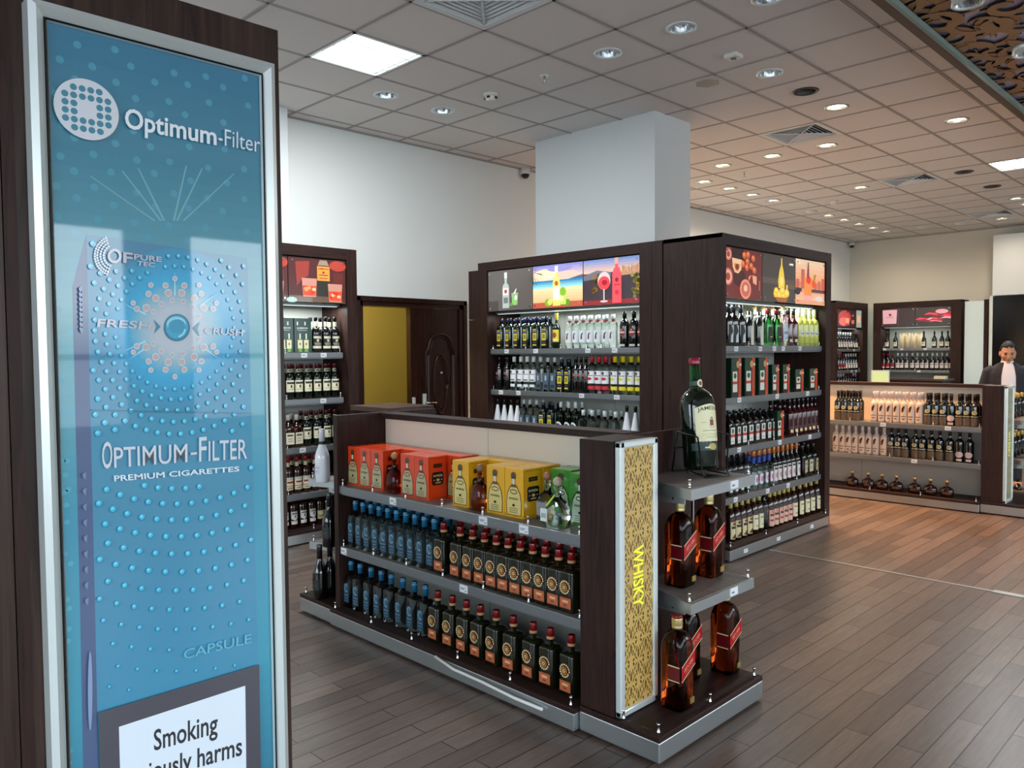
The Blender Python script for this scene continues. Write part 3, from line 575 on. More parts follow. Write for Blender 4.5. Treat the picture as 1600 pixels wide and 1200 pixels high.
def art_wine(cv):
    cv.rect(0, 0, 1, 1, '#2f2326'); cv.poly([(.05, .15), (.45, .15), (.47, .92), (.03, .92)], '#c79aa4'); cv.ell(.26, .65, .05, .08, '#5a1026', 4)
    cv.rect(.14, .5, .36, .53, '#8a5a68'); cv.rect(.5, .0, .51, 1, '#55484c')
def art_wine2(cv):
    cv.rect(0, 0, 1, 1, '#2f2326'); rn = random.Random(2)
    for k in range(14): x, y = rn.random()*.8+.1, .2+.5*rn.random(); cv.poly([(x-.2, y-.06), (x-.05, y+.07), (x+.16, y+.02), (x+.2, y-.1), (x, y-.04)], rn.choice(['#b01c3c', '#d8344c', '#7c1430', '#e88a98']))
    cv.ell(.75, .75, .18, .12, '#d8909a')
# ---- tall corner block around the column: left-facing cabinet and front-facing cabinet
LX = 5.06; LYa, LYb = 5.54, 2.95
tagsL = [[2*0+.35, .72, 1.32, 1.6], [.27, .5, 1.25, 1.62], [.5, 1.2], [.6, 1.4], []]
LW = LYa-3.46
cabL, pL = cabinet('drinks_cabinet', 'tall dark cabinet of spirits facing left, with three bright pictures on top', (LX, LYa, 0), R90, LW, .46, 2.39, .12, .215, [1.575, 1.195, .81, .44], 3, tagsL, seams=(LW-.1,), shelf_x=(.13, LW-.215))
finish_posters(cabL, pL, [art_dark_rum, art_beach, art_pink]); strip_light(cabL, .2, LW-.25, .13, 1.9, 7)
RW = 6.9-LX
tagsR = [[.25, .62, .85, 1.0, 1.3], [.3, .9, 1.45], [.3, .95, 1.5], [.25, .75, 1.1], [.28, .8, 1.4]]
cabR, pR = cabinet('drinks_cabinet', 'tall dark cabinet of spirits and liqueur boxes facing front, beside the aisle', (LX, LYb, 0), 0, RW, .5, 2.39, .055, .10, [1.578, 1.195, .82, .45], 3, tagsR, shelf_x=(.04, RW-.11))
finish_posters(cabR, pR, [art_coffee, art_lemon, art_sunset]); strip_light(cabR, .1, RW-.15, .13, 1.9, 10)
t = thing('side_panel_block', 'narrow dark wooden end block between left-facing cabinet and white wall', 'wall panel', (5.10, 5.56, 0)); MB().box((0, 0, 0), (.5, .16, 1.86), 'wenge').build('lower_board', t); MB().box((0, 0, 1.865), (.5, .16, 2.33), 'wenge').build('upper_board', t)
# ---- cabinet against the left wall
CX0, CX1, CY = 2.55, 3.83, 5.73
tagsC = [[.78, .96], [.95], [.75], [], []]
cabC, pC = cabinet('drinks_cabinet', 'tall dark whiskey cabinet against the left wall, partly behind the big poster', (CX0, CY, 0), 0, CX1-CX0, .42, 2.43, .1, .1, [1.555, 1.175, .78, .40], 2, tagsC, pz=(1.97, 2.33), shelf_x=(.1, CX1-CX0-.13))
finish_posters(cabC, pC, [art_jam, art_jam]); strip_light(cabC, .15, CX1-CX0-.15, .13, 1.94, 9)
# ---- low double-sided gondolas
def gondola(name, label, loc, W_, near_h=1.2, D=.72, tags=((), (), ()), post=.17, farpanel=True, backmat='back_cream', shz=(.80, .455), lower='back_low_shaded'):
    t = thing(name, label, 'shelving', loc, R90); x0 = .045
    b = MB()
    MB().box((0, 0, 0), (.04, D, near_h), 'wenge', bev=.002).build('end_panel', t)
    b = MB(); b.box((W_, 0, .113), (W_+post, .24, near_h), 'wenge', bev=.002); b.build('end_post', t)
    c0 = D/2-.03
    b = MB(); n = 2
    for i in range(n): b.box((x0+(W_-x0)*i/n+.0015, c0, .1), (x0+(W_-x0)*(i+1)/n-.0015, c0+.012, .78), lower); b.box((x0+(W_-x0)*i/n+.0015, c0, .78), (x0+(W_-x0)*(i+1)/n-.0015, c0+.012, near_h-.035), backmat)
    b.box((x0, c0+.012, .1), (W_, c0+.05, near_h-.04), 'plastic_dark'); b.build('back_panel', t)
    b = MB(); b.box((.04, c0-.03, near_h-.035), (W_, c0+.09, near_h-.003), 'wenge_flat', bev=.002); b.build('top_rail', t)
    for z, tg in zip(shz, tags): make_shelf(t, .03, W_-.005, .01, c0, z, tg, npin=7); 
    for z in shz: make_shelf(t, .045, W_-.005, D-.012, c0+.05, z, (), npin=3, guard=False)
    base(t, .0, W_-.003, -.04, D+.02, .105, npin=6, tags=())
    return t
G1 = (2.41, 3.87, 0); GW = 3.87-2.045
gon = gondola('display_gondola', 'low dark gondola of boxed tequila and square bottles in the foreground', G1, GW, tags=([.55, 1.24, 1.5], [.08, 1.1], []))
b = MB(); b.tube([(.95, -.045, .085), (1.1, -.06, .07), (1.3, -.06, .068), (1.5, -.062, .06), (1.66, -.05, .055)], .007, 'plastic_white'); tag(b.build('loose_edging', None, G1, (0, 0, R90)), 'loose white plastic edging strip drooping along the front gondola base', 'edging strip')
G2 = (8.28, 4.6, 0)
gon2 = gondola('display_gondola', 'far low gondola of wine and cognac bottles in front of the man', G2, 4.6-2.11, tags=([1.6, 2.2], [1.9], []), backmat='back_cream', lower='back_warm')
# end displays
def end_display(name, label, y_panel, y_front, x0, x1, shz, left=.0, sgn=-1, notch=None):
    """panel at y_panel, shelves reaching towards y_front"""
    t = thing(name, label, 'shelving', (x0, y_panel, 0)); w = x1-x0; d = abs(y_front-y_panel); 
    if left is not None: b = MB(); b.box((left, 0, .113), (w+.02, .02*sgn, 1.19), 'wenge'); b.build('back_panel', t)
    b = MB(); b.box((w+.005, sgn*.001, .1), (w+.03, sgn*.02, 1.0), 'alu'); 
    b.build('upright', t)
    for z, (a, dd, tg) in shz:
        s = MB(); xl = a-.0; P = [(xl+.12, 0), (xl, dd), (w, dd), (w, 0)]
        def prism(s, P, z0, z1, mn):
            v = [(x, sgn*y, z0) for x, y in P]+[(x, sgn*y, z1) for x, y in P]; n = len(P)
            s.add(v, [list(range(n))[::-1], [n+i for i in range(n)]]+[(i, (i+1) % n, n+(i+1) % n, n+i) for i in range(n)], mn)
        prism(s, [(x, y) for x, y in P], z-.045, z-.002, 'alu'); prism(s, [(P[0][0]+.01, .0), (P[1][0]+.01, dd-.012), (w-.01, dd-.012), (w-.01, 0)], z-.002, z, 'shelf_top')
        sh = s.build('shelf', t)
        for q in (0, 1, 2):
            pb = MB(); pin(pb, (P[1][0]+.02, w-.02, w-.02)[q], sgn*(dd-.02, dd-.02, .03)[q], z); pb.build('rail_pin', sh)
        gb = MB(); gb.box((P[1][0]+.02, sgn*(dd-.02), z), (w-.02, sgn*(dd-.022), z+.022), 'guard_glass'); gb.box((w-.022, sgn*.02, z), (w-.02, sgn*(dd-.02), z+.022), 'guard_glass'); gb.build('glass_guard', sh)
        br = MB(); br.box((P[0][0]-.03, sgn*.02, z-.085), (P[0][0]-.025, sgn*(dd*.75), z-.045), 'alu'); br.cyl((P[0][0]-.0305, sgn*.06, z-.066), .005, .001, 'plastic_dark', axis='x'); br.cyl((P[0][0]-.0305, sgn*.2, z-.066), .005, .001, 'plastic_dark', axis='x'); br.build('bracket', sh)
        if tg: tb = MB(); tb.box((w*.74, sgn*(dd+.003), z-.038), (w*.74+.06, sgn*dd, z-.004), 'print', '#e2e4e8'); tb.box((w*.74+.008, sgn*(dd+.0036), z-.028), (w*.74+.03, sgn*(dd+.003), z-.02), 'print', '#777b82'); tb.build('price_tag', sh)
    b = MB(); nw, nd = notch or (0, 0)
    b.box((0, sgn*nd, .012), (w, sgn*d, .09), 'alu', bev=.004); b.box((0, sgn*nd, .09), (w, sgn*d, .112), 'wenge_flat', bev=.002)
    if notch: b.box((nw, 0, .012), (w, sgn*nd, .09), 'alu'); b.box((nw, 0, .09), (w, sgn*nd, .112), 'wenge_flat')
    pl = b.build('plinth', t)
    for q, (x, y) in enumerate(((.03, d-.025), (w*.5, d-.025), (w-.03, d-.025), (.03, .2))): pb = MB(); pin(pb, x, sgn*y, .112); pb.build('rail_pin', pl)
    gb = MB(); gb.box((.03, sgn*(d-.026), .113), (w-.03, sgn*(d-.028), .135), 'guard_glass'); gb.box((.029, sgn*.2, .113), (.031, sgn*(d-.02), .135), 'guard_glass'); gb.build('glass_guard', pl)
    return t
ed1 = end_display('end_display', 'dark end display with giant whiskey bottle, at the right end of the front gondola', 2.043, 1.655, 2.40, 3.19, [(1.0, (.28, .345, True)), (.54, (.28, .345, True))], left=.255)
ed2 = end_display('end_display', 'dark end display with sparkling wine, at the far left end of the front gondola', 3.87, 4.22, 2.38, 3.1, [(.80, (.06, .33, False)), (.42, (.06, .33, False))], left=.05, sgn=1)
ed3 = end_display('end_display', 'end display of gold topped bottles at the right edge of the photo', 2.108, 1.72, 8.27, 9.1, [(.87, (.28, .345, False)), (.49, (.28, .345, False))], left=None)
# lit signs on the gondola ends
def damask(cv, gold, dark, nu, nv, w, h):
    cv.rect(0, 0, 1, 1, gold); cv.k += 1
    def q(pts): cv.poly(pts, dark, False)
    for j in range(nv*2+1):
        for i in range(nu+1):
            cx = (i+(.5 if j % 2 else 0))/nu; cy = j/(nv*2); a = .5/nu; c = .5/nv
            if cx > 1.01: continue
            def P(x, y): return (min(1, max(0, cx+x*a)), min(1, max(0, cy+y*c)))
            for sx_ in (-1, 1):
                for sy_ in (-1, 1):
                    q([P(0, .1*sy_), P(.13*sx_, .25*sy_), P(.1*sx_, .45*sy_), P(0, .62*sy_), P(.02*sx_, .35*sy_)])
                    q([P(.12*sx_, .05*sy_), P(.36*sx_, .12*sy_), P(.5*sx_, .3*sy_), P(.36*sx_, .38*sy_), P(.4*sx_, .25*sy_), P(.28*sx_, .18*sy_)])
                    q([P(.2*sx_, .42*sy_), P(.34*sx_, .46*sy_), P(.26*sx_, .66*sy_), P(.14*sx_, .7*sy_), P(.2*sx_, .56*sy_)])
                    q([P(.55*sx_, .05*sy_), P(.8*sx_, .02*sy_), P(.7*sx_, .16*sy_), P(.58*sx_, .2*sy_)])
                    q([P(.62*sx_, .3*sy_), P(.52*sx_, .44*sy_), P(.46*sx_, .4*sy_), P(.58*sx_, .26*sy_)])
def lightsign(parent_label, text, x, y, w, z0, z1, gold, dark, txtcol):
    t = thing('light_sign', parent_label, 'sign', (x, y, 0)); b = MB(); d = .03; e = .028
    for a, c in (((0, 0, z0), (e, -d, z1)), ((w-e, 0, z0), (w, -d, z1)), ((0, 0, z1-e), (w, -d, z1)), ((0, 0, z0), (w, -d, z0+e))): b.box(a, c, 'alu_white', bev=.006)
    b.build('frame', t); b = MB(); cv = Canvas(b, flat(e, w-e, z0+e, z1-e, -.02), 'sign_lit', .0004)
    damask(cv, gold, dark, 2, 6, w, z1-z0)
    # text reads downwards
    cv.text(text, 0, 0, 1, 1, txtcol, .02, lambda a, c: (.5+(c-.5)*.36, .615-a*.24))
    b.build('sign_face', t); return t
lightsign('tall gold damask light sign reading WHISKY on the front gondola post', 'WHISKY', 2.415, 1.872, .25, .115, 1.2, '#b89a58', '#4f3c1c', '#f4ee3c')
lightsign('narrow damask light sign on the post of the far wine gondola', 'WHISKY', 8.285, 1.935, .25, .115, 1.2, '#8f8f72', '#4a4a38', '#f4ee3c')
lamp('sign_light', 'POINT', (2.54, 1.78, .63), .0, (1, .9, .4))
# ---- far wall cabinets
t15 = 15.2
tagsF = [[.2, .5, .9], [.8], [], [], []]
cabU, pU = cabinet('wine_cabinet', 'far dark wine cabinet with red picture, facing the camera behind the wine gondola', (15.2, 5.70, 0), R90, 1.48, .45, 2.40, .14, .16, [1.56, 1.16, .8, .44], 2, tagsF, pz=(1.96, 2.29))
finish_posters(cabU, pU, [art_wine, art_wine2]); strip_light(cabU, .2, 1.25, .13, 1.93, 2.5)
cabV, pV = cabinet('wine_cabinet', 'far narrow dark wine cabinet in the corner, left of the other wine cabinet', (13.9, 5.86, 0), 0, 1.46, .42, 2.41, .1, .24, [1.55, 1.16, .8, .44], 1, [[.9], [.8, 1.0], [], [], []], pz=(1.95, 2.27))
finish_posters(cabV, pV, [art_rose]); strip_light(cabV, .2, 1.2, .13, 1.92, 2.5)
t = thing('serving_counter', 'dark counter with cupboard doors in front of the far wine cabinet', 'counter', (14.5, 5.4, 0), R90); b = MB(); b.box((0, 0, 0), (1.1, .5, 1.0), 'wenge'); b.build('body', t); MB().box((-.02, -.02, 1.0), (1.14, .52, 1.03), 'counter_wood').build('worktop', t)
for x in (.02, .7): d_ = MB().box((x, -.015, .05), (x+(.64 if x < .5 else .38), 0, .96), 'wenge_flat', bev=.003).build('cupboard_door', t); MB().box((x+.02, -.03, .5), (x+.035, -.015, .9), 'alu').build('handle', d_)
t = thing('wooden_counter', 'small dark wooden counter top seen behind the foreground gondola', 'counter', (0, 4.9, 0)); xa, xb = colX(607, 4.9, 1.12), colX(678, 4.9, 1.12)
b = MB(); b.box((xa+.02, .02, 0), (xb-.02, .5, 1.09), 'wenge'); b.build('body', t); MB().box((xa, 0, 1.09), (xb, .52, 1.13), 'counter_wood', bev=.003).build('worktop', t)
# ================================================================== advertising column on the left
PY = 1.955
t = thing('poster_column', 'dark wood panelled column holding the tall blue poster at left', 'column', (-.6, 1.99, 0))
b = MB(); b.box((0, 0, 0), (1.028, .4, 2.43), 'wenge_side'); b.build('wide_board', t); b = MB(); b.box((1.032, .002, 0), (1.69, .4, 2.43), 'wenge_side'); b.build('front_board', t)
MB().box((1.03, -.004, 0), (1.055, .003, 2.4), 'wenge').build('joint_strip', t)
t = thing('poster_frame', 'tall silver framed cigarette poster in blue and turquoise on the dark column', 'poster', (0, PY, 0))
FX0, FX1, FZ0, FZ1 = .478, 1.052, .2, 2.318
def mitre(b, x0, x1, z0, z1, w, y0, y1, mn):
    o = [(x0, z0), (x1, z0), (x1, z1), (x0, z1)]; n = [(x0+w, z0+w), (x1-w, z0+w), (x1-w, z1-w), (x0+w, z1-w)]
    for i in range(4):
        j = (i+1) % 4; vs = [(o[i][0], y0, o[i][1]), (o[j][0], y0, o[j][1]), (n[j][0], y1, n[j][1]), (n[i][0], y1, n[i][1])]; m1 = [((p[0][0]*.55+p[1][0]*.45), min(y0, y1)-.009, (p[0][1]*.55+p[1][1]*.45)) for p in ((o[i], n[i]), (o[j], n[j]))]
        b.add([vs[0], vs[1], m1[1], m1[0]], [(0, 1, 2, 3)], mn); b.add([m1[0], m1[1], vs[2], vs[3]], [(0, 1, 2, 3)], mn)
        b.add([(o[i][0], .034, o[i][1]), (o[j][0], .034, o[j][1]), (o[j][0], y0, o[j][1]), (o[i][0], y0, o[i][1])], [(0, 1, 2, 3)], mn)
b = MB(); mitre(b, FX0, FX1, FZ0, FZ1, .031, -.012, -.006, 'alu_white'); b.build('frame', t)
b = MB(); mitre(b, FX0+.031, FX1-.031, FZ0+.031, FZ1-.031, .006, -.002, -.002, 'plastic_dark'); mitre(b, FX0+.036, FX1-.036, FZ0+.036, FZ1-.036, .004, -.002, -.002, 'alu_white'); b.build('inner_bead', t)
mb = MB()
def pf(x, y, e): p = atY(x, y, PY); return (p.x, -e, p.z)
cv = Canvas(mb, pf, 'poster', .00012)
def mixc(stops, q):
    for (a, c1), (b_, c2) in zip(stops, stops[1:]):
        if q <= b_: f = (q-a)/(b_-a); A, B_ = hexc(c1), hexc(c2); return [A[k]*(1-f)+B_[k]*f for k in range(3)]
    return hexc(stops[-1][1])[:3]
xl, xr, zt, zb = FX0+.038, FX1-.038, FZ1-.038, FZ0+.038
st = [(0, '#246f8e'), (.12, '#2d7890'), (.3, '#5096a2'), (.36, '#62a4ae'), (.5, '#3c91ab'), (.75, '#3590a8'), (1, '#1f6283')]
for i in range(60):
    za, zc = zt+(zb-zt)*i/60, zt+(zb-zt)*(i+1)/60
    mb.add([(xl, 0, za), (xr, 0, za), (xr, 0, zc), (xl, 0, zc)], [(0, 1, 2, 3)], 'poster', mixc(st, i/60))
cv.k = 1
def pdot(x, y, r, c, nl=False): # circle in the poster plane
    p = atY(x, y, PY); e = cv.step*cv.k; mb.add([(p.x+r*math.cos(a*PI/7), -e, p.z+r*math.sin(a*PI/7)) for a in range(14)], [list(range(14))], 'poster', c)
rn = random.Random(5)
for j in range(24):
    for i in range(6):
        x, y = 92+i*58+(29 if j % 2 else 0)+rn.uniform(-6, 6), 48+j*24+i*5+rn.uniform(-4, 4)
        if x < 398 and y > 50+.24*(x-92) and y < 500: pdot(x, y, .0085, '#3f8fa6')
for j in range(30):
    for x in (96, 104): pdot(x+rn.uniform(-2, 8), 500+j*24+rn.uniform(-6, 6), .006, '#4aa3b8') if rn.random() < .4 else None
cv.k += 1
for a in (-5, -3, -2, 1, 2, 4):      # pale light rays printed behind the pack
    x = 265+a*22; cv.poly([(265+a*5, 345), (268+a*5, 345), (x*1.0+a*3+2, 255-abs(a)*-4), (x+a*3, 255-abs(a)*-4)], '#67a7b2', False)
# cigarette pack drawing
L = [(135, 366), (141, 640), (145, 800), (152, 1112), (157, 1240)]
def lx(y):
    for (x0, y0), (x1, y1) in zip(L, L[1:]):
        if y <= y1: return x0+(x1-x0)*(y-y0)/(y1-y0)
    return 157
def rx(y): return 386+(y-403)*17/634
cv.poly([(135, 366), (113, 448), (119, 700), (125, 950), (131, 1260), (157, 1260), (152, 1112), (145, 800), (141, 640)], '#475a80'); cv.k += 1
st2 = [(0, '#3b7b9a'), (.15, '#2a80a6'), (.35, '#2f86a6'), (.55, '#3f86a4'), (.8, '#3d87a8'), (1, '#3a88a9')]
N = 50
for i in range(N):
    q0, q1 = i/N, (i+1)/N; yl0, yl1 = 366+(1112-366)*q0, 366+(1112-366)*q1; yr0, yr1 = 403+(1037-403)*q0, 403+(1037-403)*q1
    cv.poly([(lx(yl0), yl0), (rx(yr0), yr0), (rx(yr1), yr1), (lx(yl1), yl1)], mixc(st2, q0), False)
cxp, cyp = 272, 512
for k in range(16): f = k/15; cv.ell(cxp, cyp, 118*(1-f)+60*f, 125*(1-f)+60*f, mixc([(0, '#2c85a8'), (.6, '#1f9ac6'), (1, '#3aa9cc')], f), 32)
for k in range(10): f = k/9; cv.ell(cxp+3, cyp+2, 74*(1-f)+36*f, 72*(1-f)+36*f, mixc([(0, '#45a3c4'), (.5, '#8db1c0'), (1, '#b2bac4')], f), 28)
for a in (35, 145, 155, 205, 270, 320): a = math.radians(a); cv.poly([(cxp+50*math.cos(a-.04), cyp+50*math.sin(a-.04)), (cxp+50*math.cos(a+.04), cyp+50*math.sin(a+.04)), (cxp+88*math.cos(a), cyp+88*math.sin(a))], '#9fd0e0')
cv.k += 1
def drop(x, y, r):
    if not (lx(y)+4 < x < rx(y)-3 and y < 1104-.3*(x-152) and y > 374+.147*(x-135)): return
    for X0, Y0, X1, Y1 in ((146, 386, 254, 422), (148, 494, 240, 520), (155, 678, 388, 756), (280, 985, 394, 1032), (238, 490, 312, 532)):
        if X0 < x < X1 and Y0 < y < Y1: return
    pdot(x+.8, y+1, r*1.05, '#226d90'); cv.k += 1; pdot(x, y, r, '#2fb0d4'); cv.k += 1; pdot(x-.8, y-1, r*.5, '#6fd2ea'); cv.k -= 2
for j, R in enumerate([96, 112, 129, 147, 166, 186, 206, 228, 251, 275, 300, 326, 353, 381, 410, 440, 471, 503, 536, 570]):
    n = max(20, int(2*PI*R/(15+j*.9)))
    for i in range(n):
        a = 2*PI*(i+(j*.37) % 1)/n; drop(cxp+R*math.cos(a)*.97, cyp+R*math.sin(a), .0046+.0022*min(1, j/6) if j < 14 else .0062-.0006*(j-14))
cv.k += 3
for R, n, r in ((42, 15, 3.4), (54, 16, 5.4), (66, 14, 4.2), (75, 12, 3.4)):
    for i in range(n):
        a = 2*PI*(i+.5*(r > 5))/n
        if abs(math.sin(a)) < .35: continue
        cv.k += 1; cv.ell(cxp+R*math.cos(a), cyp+R*math.sin(a)*1.02, r+1, r*.95+1, '#c4d4dc', 8, False); cv.k += 1; cv.ell(cxp+R*math.cos(a), cyp+R*math.sin(a)*1.02, r, r*.9, '#b7a4a6', 8, False); cv.k -= 2
cv.k += 3
cv.ell(275, 512, 20.5, 21.5, '#1b6f8c', 28); cv.ell(275, 511, 17.5, 18.5, '#2e9cbc', 28); cv.ell(274, 506, 15, 11, '#8cc9da', 24); cv.ell(275, 510, 13.5, 11, '#2b8fb0', 24); cv.ring(275, 513, 14, 14.5, .82, '#8fd6e6', 12, .1, 1.4)
cv.poly([(238.5, 499), (249.5, 510.5), (239, 522), (243, 510.5)], '#2a7d9c'); cv.poly([(310.5, 503), (300, 513), (310, 526), (307, 513)], '#2a7d9c')
def qtext(s, q, col, bold=0): # q = TL, TR, BR, BL in picture coordinates
    (a, b_), (c, d), (e, f), (g, h) = q
    cv.text(s, 0, 0, 1, 1, col, bold, lambda u, v: ((1-v)*((1-u)*g+u*e)+v*((1-u)*a+u*c), (1-v)*((1-u)*h+u*f)+v*((1-u)*b_+u*d)))
PK = '#b9b6c0'
qtext('FRESH', [(152, 498), (236, 503), (234, 515), (150, 511)], PK, .02); qtext('CRUSH', [(318, 511), (379, 515), (378, 525), (317, 522)], PK, .02)
cv.ring(177.5, 400.5, 11, 11.5, .62, PK, 24); qtext('F', [(191, 394), (206, 396), (206, 413), (191, 411)], PK, .02); qtext('PURE', [(208, 397), (251, 402), (251, 410), (208, 406)], PK, .02); qtext('TEC', [(213, 408), (241, 411), (240, 418), (212, 415)], PK, .02)
cv.k += 1
for R in (17, 22, 27, 31):
    n = int(R*.62)
    for i in range(n):
        a = PI*.62+PI*.78*i/n
        if R > 0: cv.ell(177+R*math.cos(a)*.98, 400+R*math.sin(a), 1.9, 1.9, '#cfd3d8', 7, False)
qtext('O', [(158, 690), (174, 689), (174, 731), (158, 733)], '#c9cfd8', .01); qtext('PTIMUM', [(176, 699), (291, 693), (291, 722), (177, 731)], '#c9cfd8', .005); cv.poly([(296, 707), (306, 706), (306, 709.5), (296, 710.5)], '#c9cfd8')
qtext('F', [(309, 683), (321, 682), (321, 720), (309, 721)], '#c9cfd8', .01); qtext('ILTER', [(324, 689), (384, 686), (384, 716), (324, 720)], '#c9cfd8', .005)
qtext('PREMIUM CIGARETTES', [(176, 742.5), (372, 728), (372, 736), (177, 752)], '#d4e2ea', .02)
qtext('CAPSULE', [(286, 1014), (391, 989), (391, 1003), (285, 1029)], '#5fb4cb', 0)
cv.poly([(152, 1112), (403, 1037), (407, 1300), (160, 1330)], '#47454e'); cv.poly([(184, 1134), (381, 1070), (384, 1300), (189, 1330)], '#dbe5ef')
qtext('Smoking', [(238, 1139), (338, 1111), (338, 1154), (239, 1182)], '#26262b', .015); qtext('seriously harms', [(194, 1199), (376, 1148), (376, 1188), (194, 1239)], '#26262b', .015)
cv.poly([(142, 640), (392, 645), (392, 646.5), (142, 641.5)], '#2b6a86')
for y0, y1 in ((450, 520), (740, 960)):
    for k in range(9): y = y0+(y1-y0)*k/9; cv.poly([(121+.02*(y-450), y), (127+.02*(y-450), y-3), (126+.02*(y-450), y+9), (122+.02*(y-450), y+5)], '#6b80a4', k == 0)
cv.ell(139, 1078, 3.5, 62, '#7f95b8', 20)
cv.ell(134, 172, 0.01, .01, '#ffffff', 4)
# round logo, in true plane circles
p = atY(134, 172.5, PY); RR = .0675; cv.k += 1
mb.add([(p.x+RR*math.cos(a*PI/24), -cv.k*cv.step, p.z+RR*math.sin(a*PI/24)) for a in range(48)], [list(range(48))], 'poster', '#ccd2d8'); cv.k += 1
rows = [(1, 2, 3, 4), range(6), (0, 1, 4, 5), (0, 1, 4, 5), range(6), (1, 2, 3, 4)]
for j, rw in enumerate(rows):
    for i in rw: X, Z = p.x+(i-2.5)*.0178, p.z-(j-2.5)*.0178; mb.add([(X+.0073*math.cos(a*PI/8), -cv.k*cv.step, Z+.0073*math.sin(a*PI/8)) for a in range(16)], [list(range(16))], 'poster', '#2f7c94')
qtext('Optimum', [(193, 169), (336, 200), (336, 237), (193, 211)], '#dfe6ea', .02); qtext('-Filter', [(339, 200.5), (404, 215), (404, 239.5), (339, 227)], '#d6e0e6', -.004)
mb.build('poster_print', t)
# ================================================================== bottles and boxes
def body_rings(R, hs, hn, rn, h, sh='round', sq=2, Ry=None, foot=.004, k=8):
    Ry = Ry or R; g = [(0, R*.86, Ry*.86, sq), (foot, R, Ry, sq), (hs*.5, R, Ry, sq), (hs, R, Ry, sq)]
    for i in range(1, k+1):
        q = i/k
        if sh == 'round': f = math.sqrt(max(0, 1-q*q))
        elif sh == 'wine': f = .5+.5*math.cos(PI*q)
        elif sh == 'flat': f = max(0, 1-q**3)**.8
        else: f = 1-q
        s = 2+(sq-2)*(1-q); g.append((hs+(hn-hs)*q, rn+(R-rn)*f, rn+(Ry-rn)*f, s))
    g.append((h, rn*.92, rn*.92, 2)); return g
def wrapfn(R, z0, z1, w, rot=0):
    return lambda u, v, e: ((R+.0007+e)*math.sin((u-.5)*w/R+rot), -(R+.0007+e)*math.cos((u-.5)*w/R+rot), z0+(z1-z0)*v)
def flatfn(w, z0, z1, y, x=0): return lambda u, v, e: (x+(u-.5)*w, -(y+.0007+e), z0+(z1-z0)*v)
def label_part(root, name, fn, draw, du=None, mn='print'):
    b = MB(); cv = Canvas(b, fn, mn, .00035, du); draw(cv); return b.build(name, root)
def cap_part(root, z0, z1, r, col, mn='print_gloss', r2=None, name='cap', n=16):
    return MB().lathe([(z0, r), (z1-.002, r2 or r), (z1, (r2 or r)*.93)], mn, col, n).build(name, root)
def D_rect(bg, *rects):
    def f(cv):
        cv.rect(0, 0, 1, 1, bg)
        for r in rects:
            if r[0] == 'e': cv.ell(*r[1:6], 14)
            elif r[0] == 't': cv.text(r[1], r[2], r[3], r[4], r[5], r[6], .02)
            elif r[0] == 'p': cv.poly(r[1], r[2])
            elif r[0] == 'r': cv.ring(*r[1:7], 16)
            else: cv.rect(*r)
    return f
SPEC = {}
# name: body material, rings, cap, labels
def spec(kind, **k): SPEC[kind] = k
JL = D_rect('#e6e1c0', (.1, .68, .9, .86, '#3b3a34'), (.42, .36, .58, .6, '#6d2a22'), (.2, .2, .8, .24, '#9a957c'))
spec('irish', m='glass_darkgreen', r=(.038, .165, .215, .0145, .29, 'round'), cap=('#5a1420', .255, .292, .0155), lab=[('label', 'w', .038, .062, .158, .085, JL), ('neck_label', 'w', .0150, .222, .25, .05, D_rect('#d9d2b4', (.3, .2, .7, .8, '#5b6a48')))])
spec('irish_black', m='glass_dark', r=(.038, .165, .215, .0145, .30, 'round'), cap=('#111111', .27, .302, .0155), lab=[('label', 'w', .038, .03, .155, .085, D_rect('#0d0f0e', (.08, .72, .92, .88, '#d8d2bc'), (.38, .5, .62, .68, '#c9c0a4'), (.15, .38, .85, .43, '#bdb59c'), (.2, .28, .8, .33, '#a8a189'), (0, .06, 1, .22, '#e4dfc9'))), ('neck_label', 'w', .0150, .222, .262, .05, D_rect('#d9d2b4'))])
spec('white_label_square', m='glass_brown', r=(.04, .15, .195, .016, .27, 'round', 5), cap=('#d9d6cc', .225, .272, .018), lab=[('label', 'f', .0, .03, .125, .07, D_rect('#e3dcc0', (.15, .7, .85, .85, '#4a4636'), (.2, .45, .8, .5, '#8d8870'), (.2, .25, .8, .3, '#8d8870')), .04)])
spec('red_cap_bourbon', m='glass_brown', r=(.039, .16, .225, .015, .30, 'round'), cap=('#8e1f22', .262, .302, .017), lab=[('label', 'w', .039, .035, .14, .085, D_rect('#dccfae', (0, .8, 1, 1, '#b9b9b4'), (.15, .55, .85, .68, '#7d2a22'), (0, .3, 1, .34, '#6a4a34'), (.2, .1, .8, .2, '#9a8c6c'))), ('neck_label', 'w', .0155, .225, .26, .05, D_rect('#d8cda8'))])
spec('shield_bourbon', m='glass_brown', r=(.038, .16, .22, .014, .30, 'round'), cap=('#15100e', .262, .302, .016), lab=[('label', 'w', .038, .04, .145, .075, lambda cv: (cv.poly([(.05, 1), (.95, 1), (.9, .45), (.5, .28), (.1, .45)], '#dedbd6'), cv.rect(.1, 0, .9, .26, '#dedbd6'), cv.ell(.55, .62, .09, .09, '#3b3330'), cv.rect(.2, .8, .8, .88, '#5a4a44')))])
spec('gold_label_dark', m='glass_brown', r=(.037, .16, .22, .014, .29, 'round'), cap=('#c9b36a', .25, .292, .016), lab=[('label', 'w', .037, .05, .12, .08, D_rect('#bfae74', (0, .6, 1, .95, '#c9c4b4'), (.15, .3, .85, .4, '#5e4a24')))])
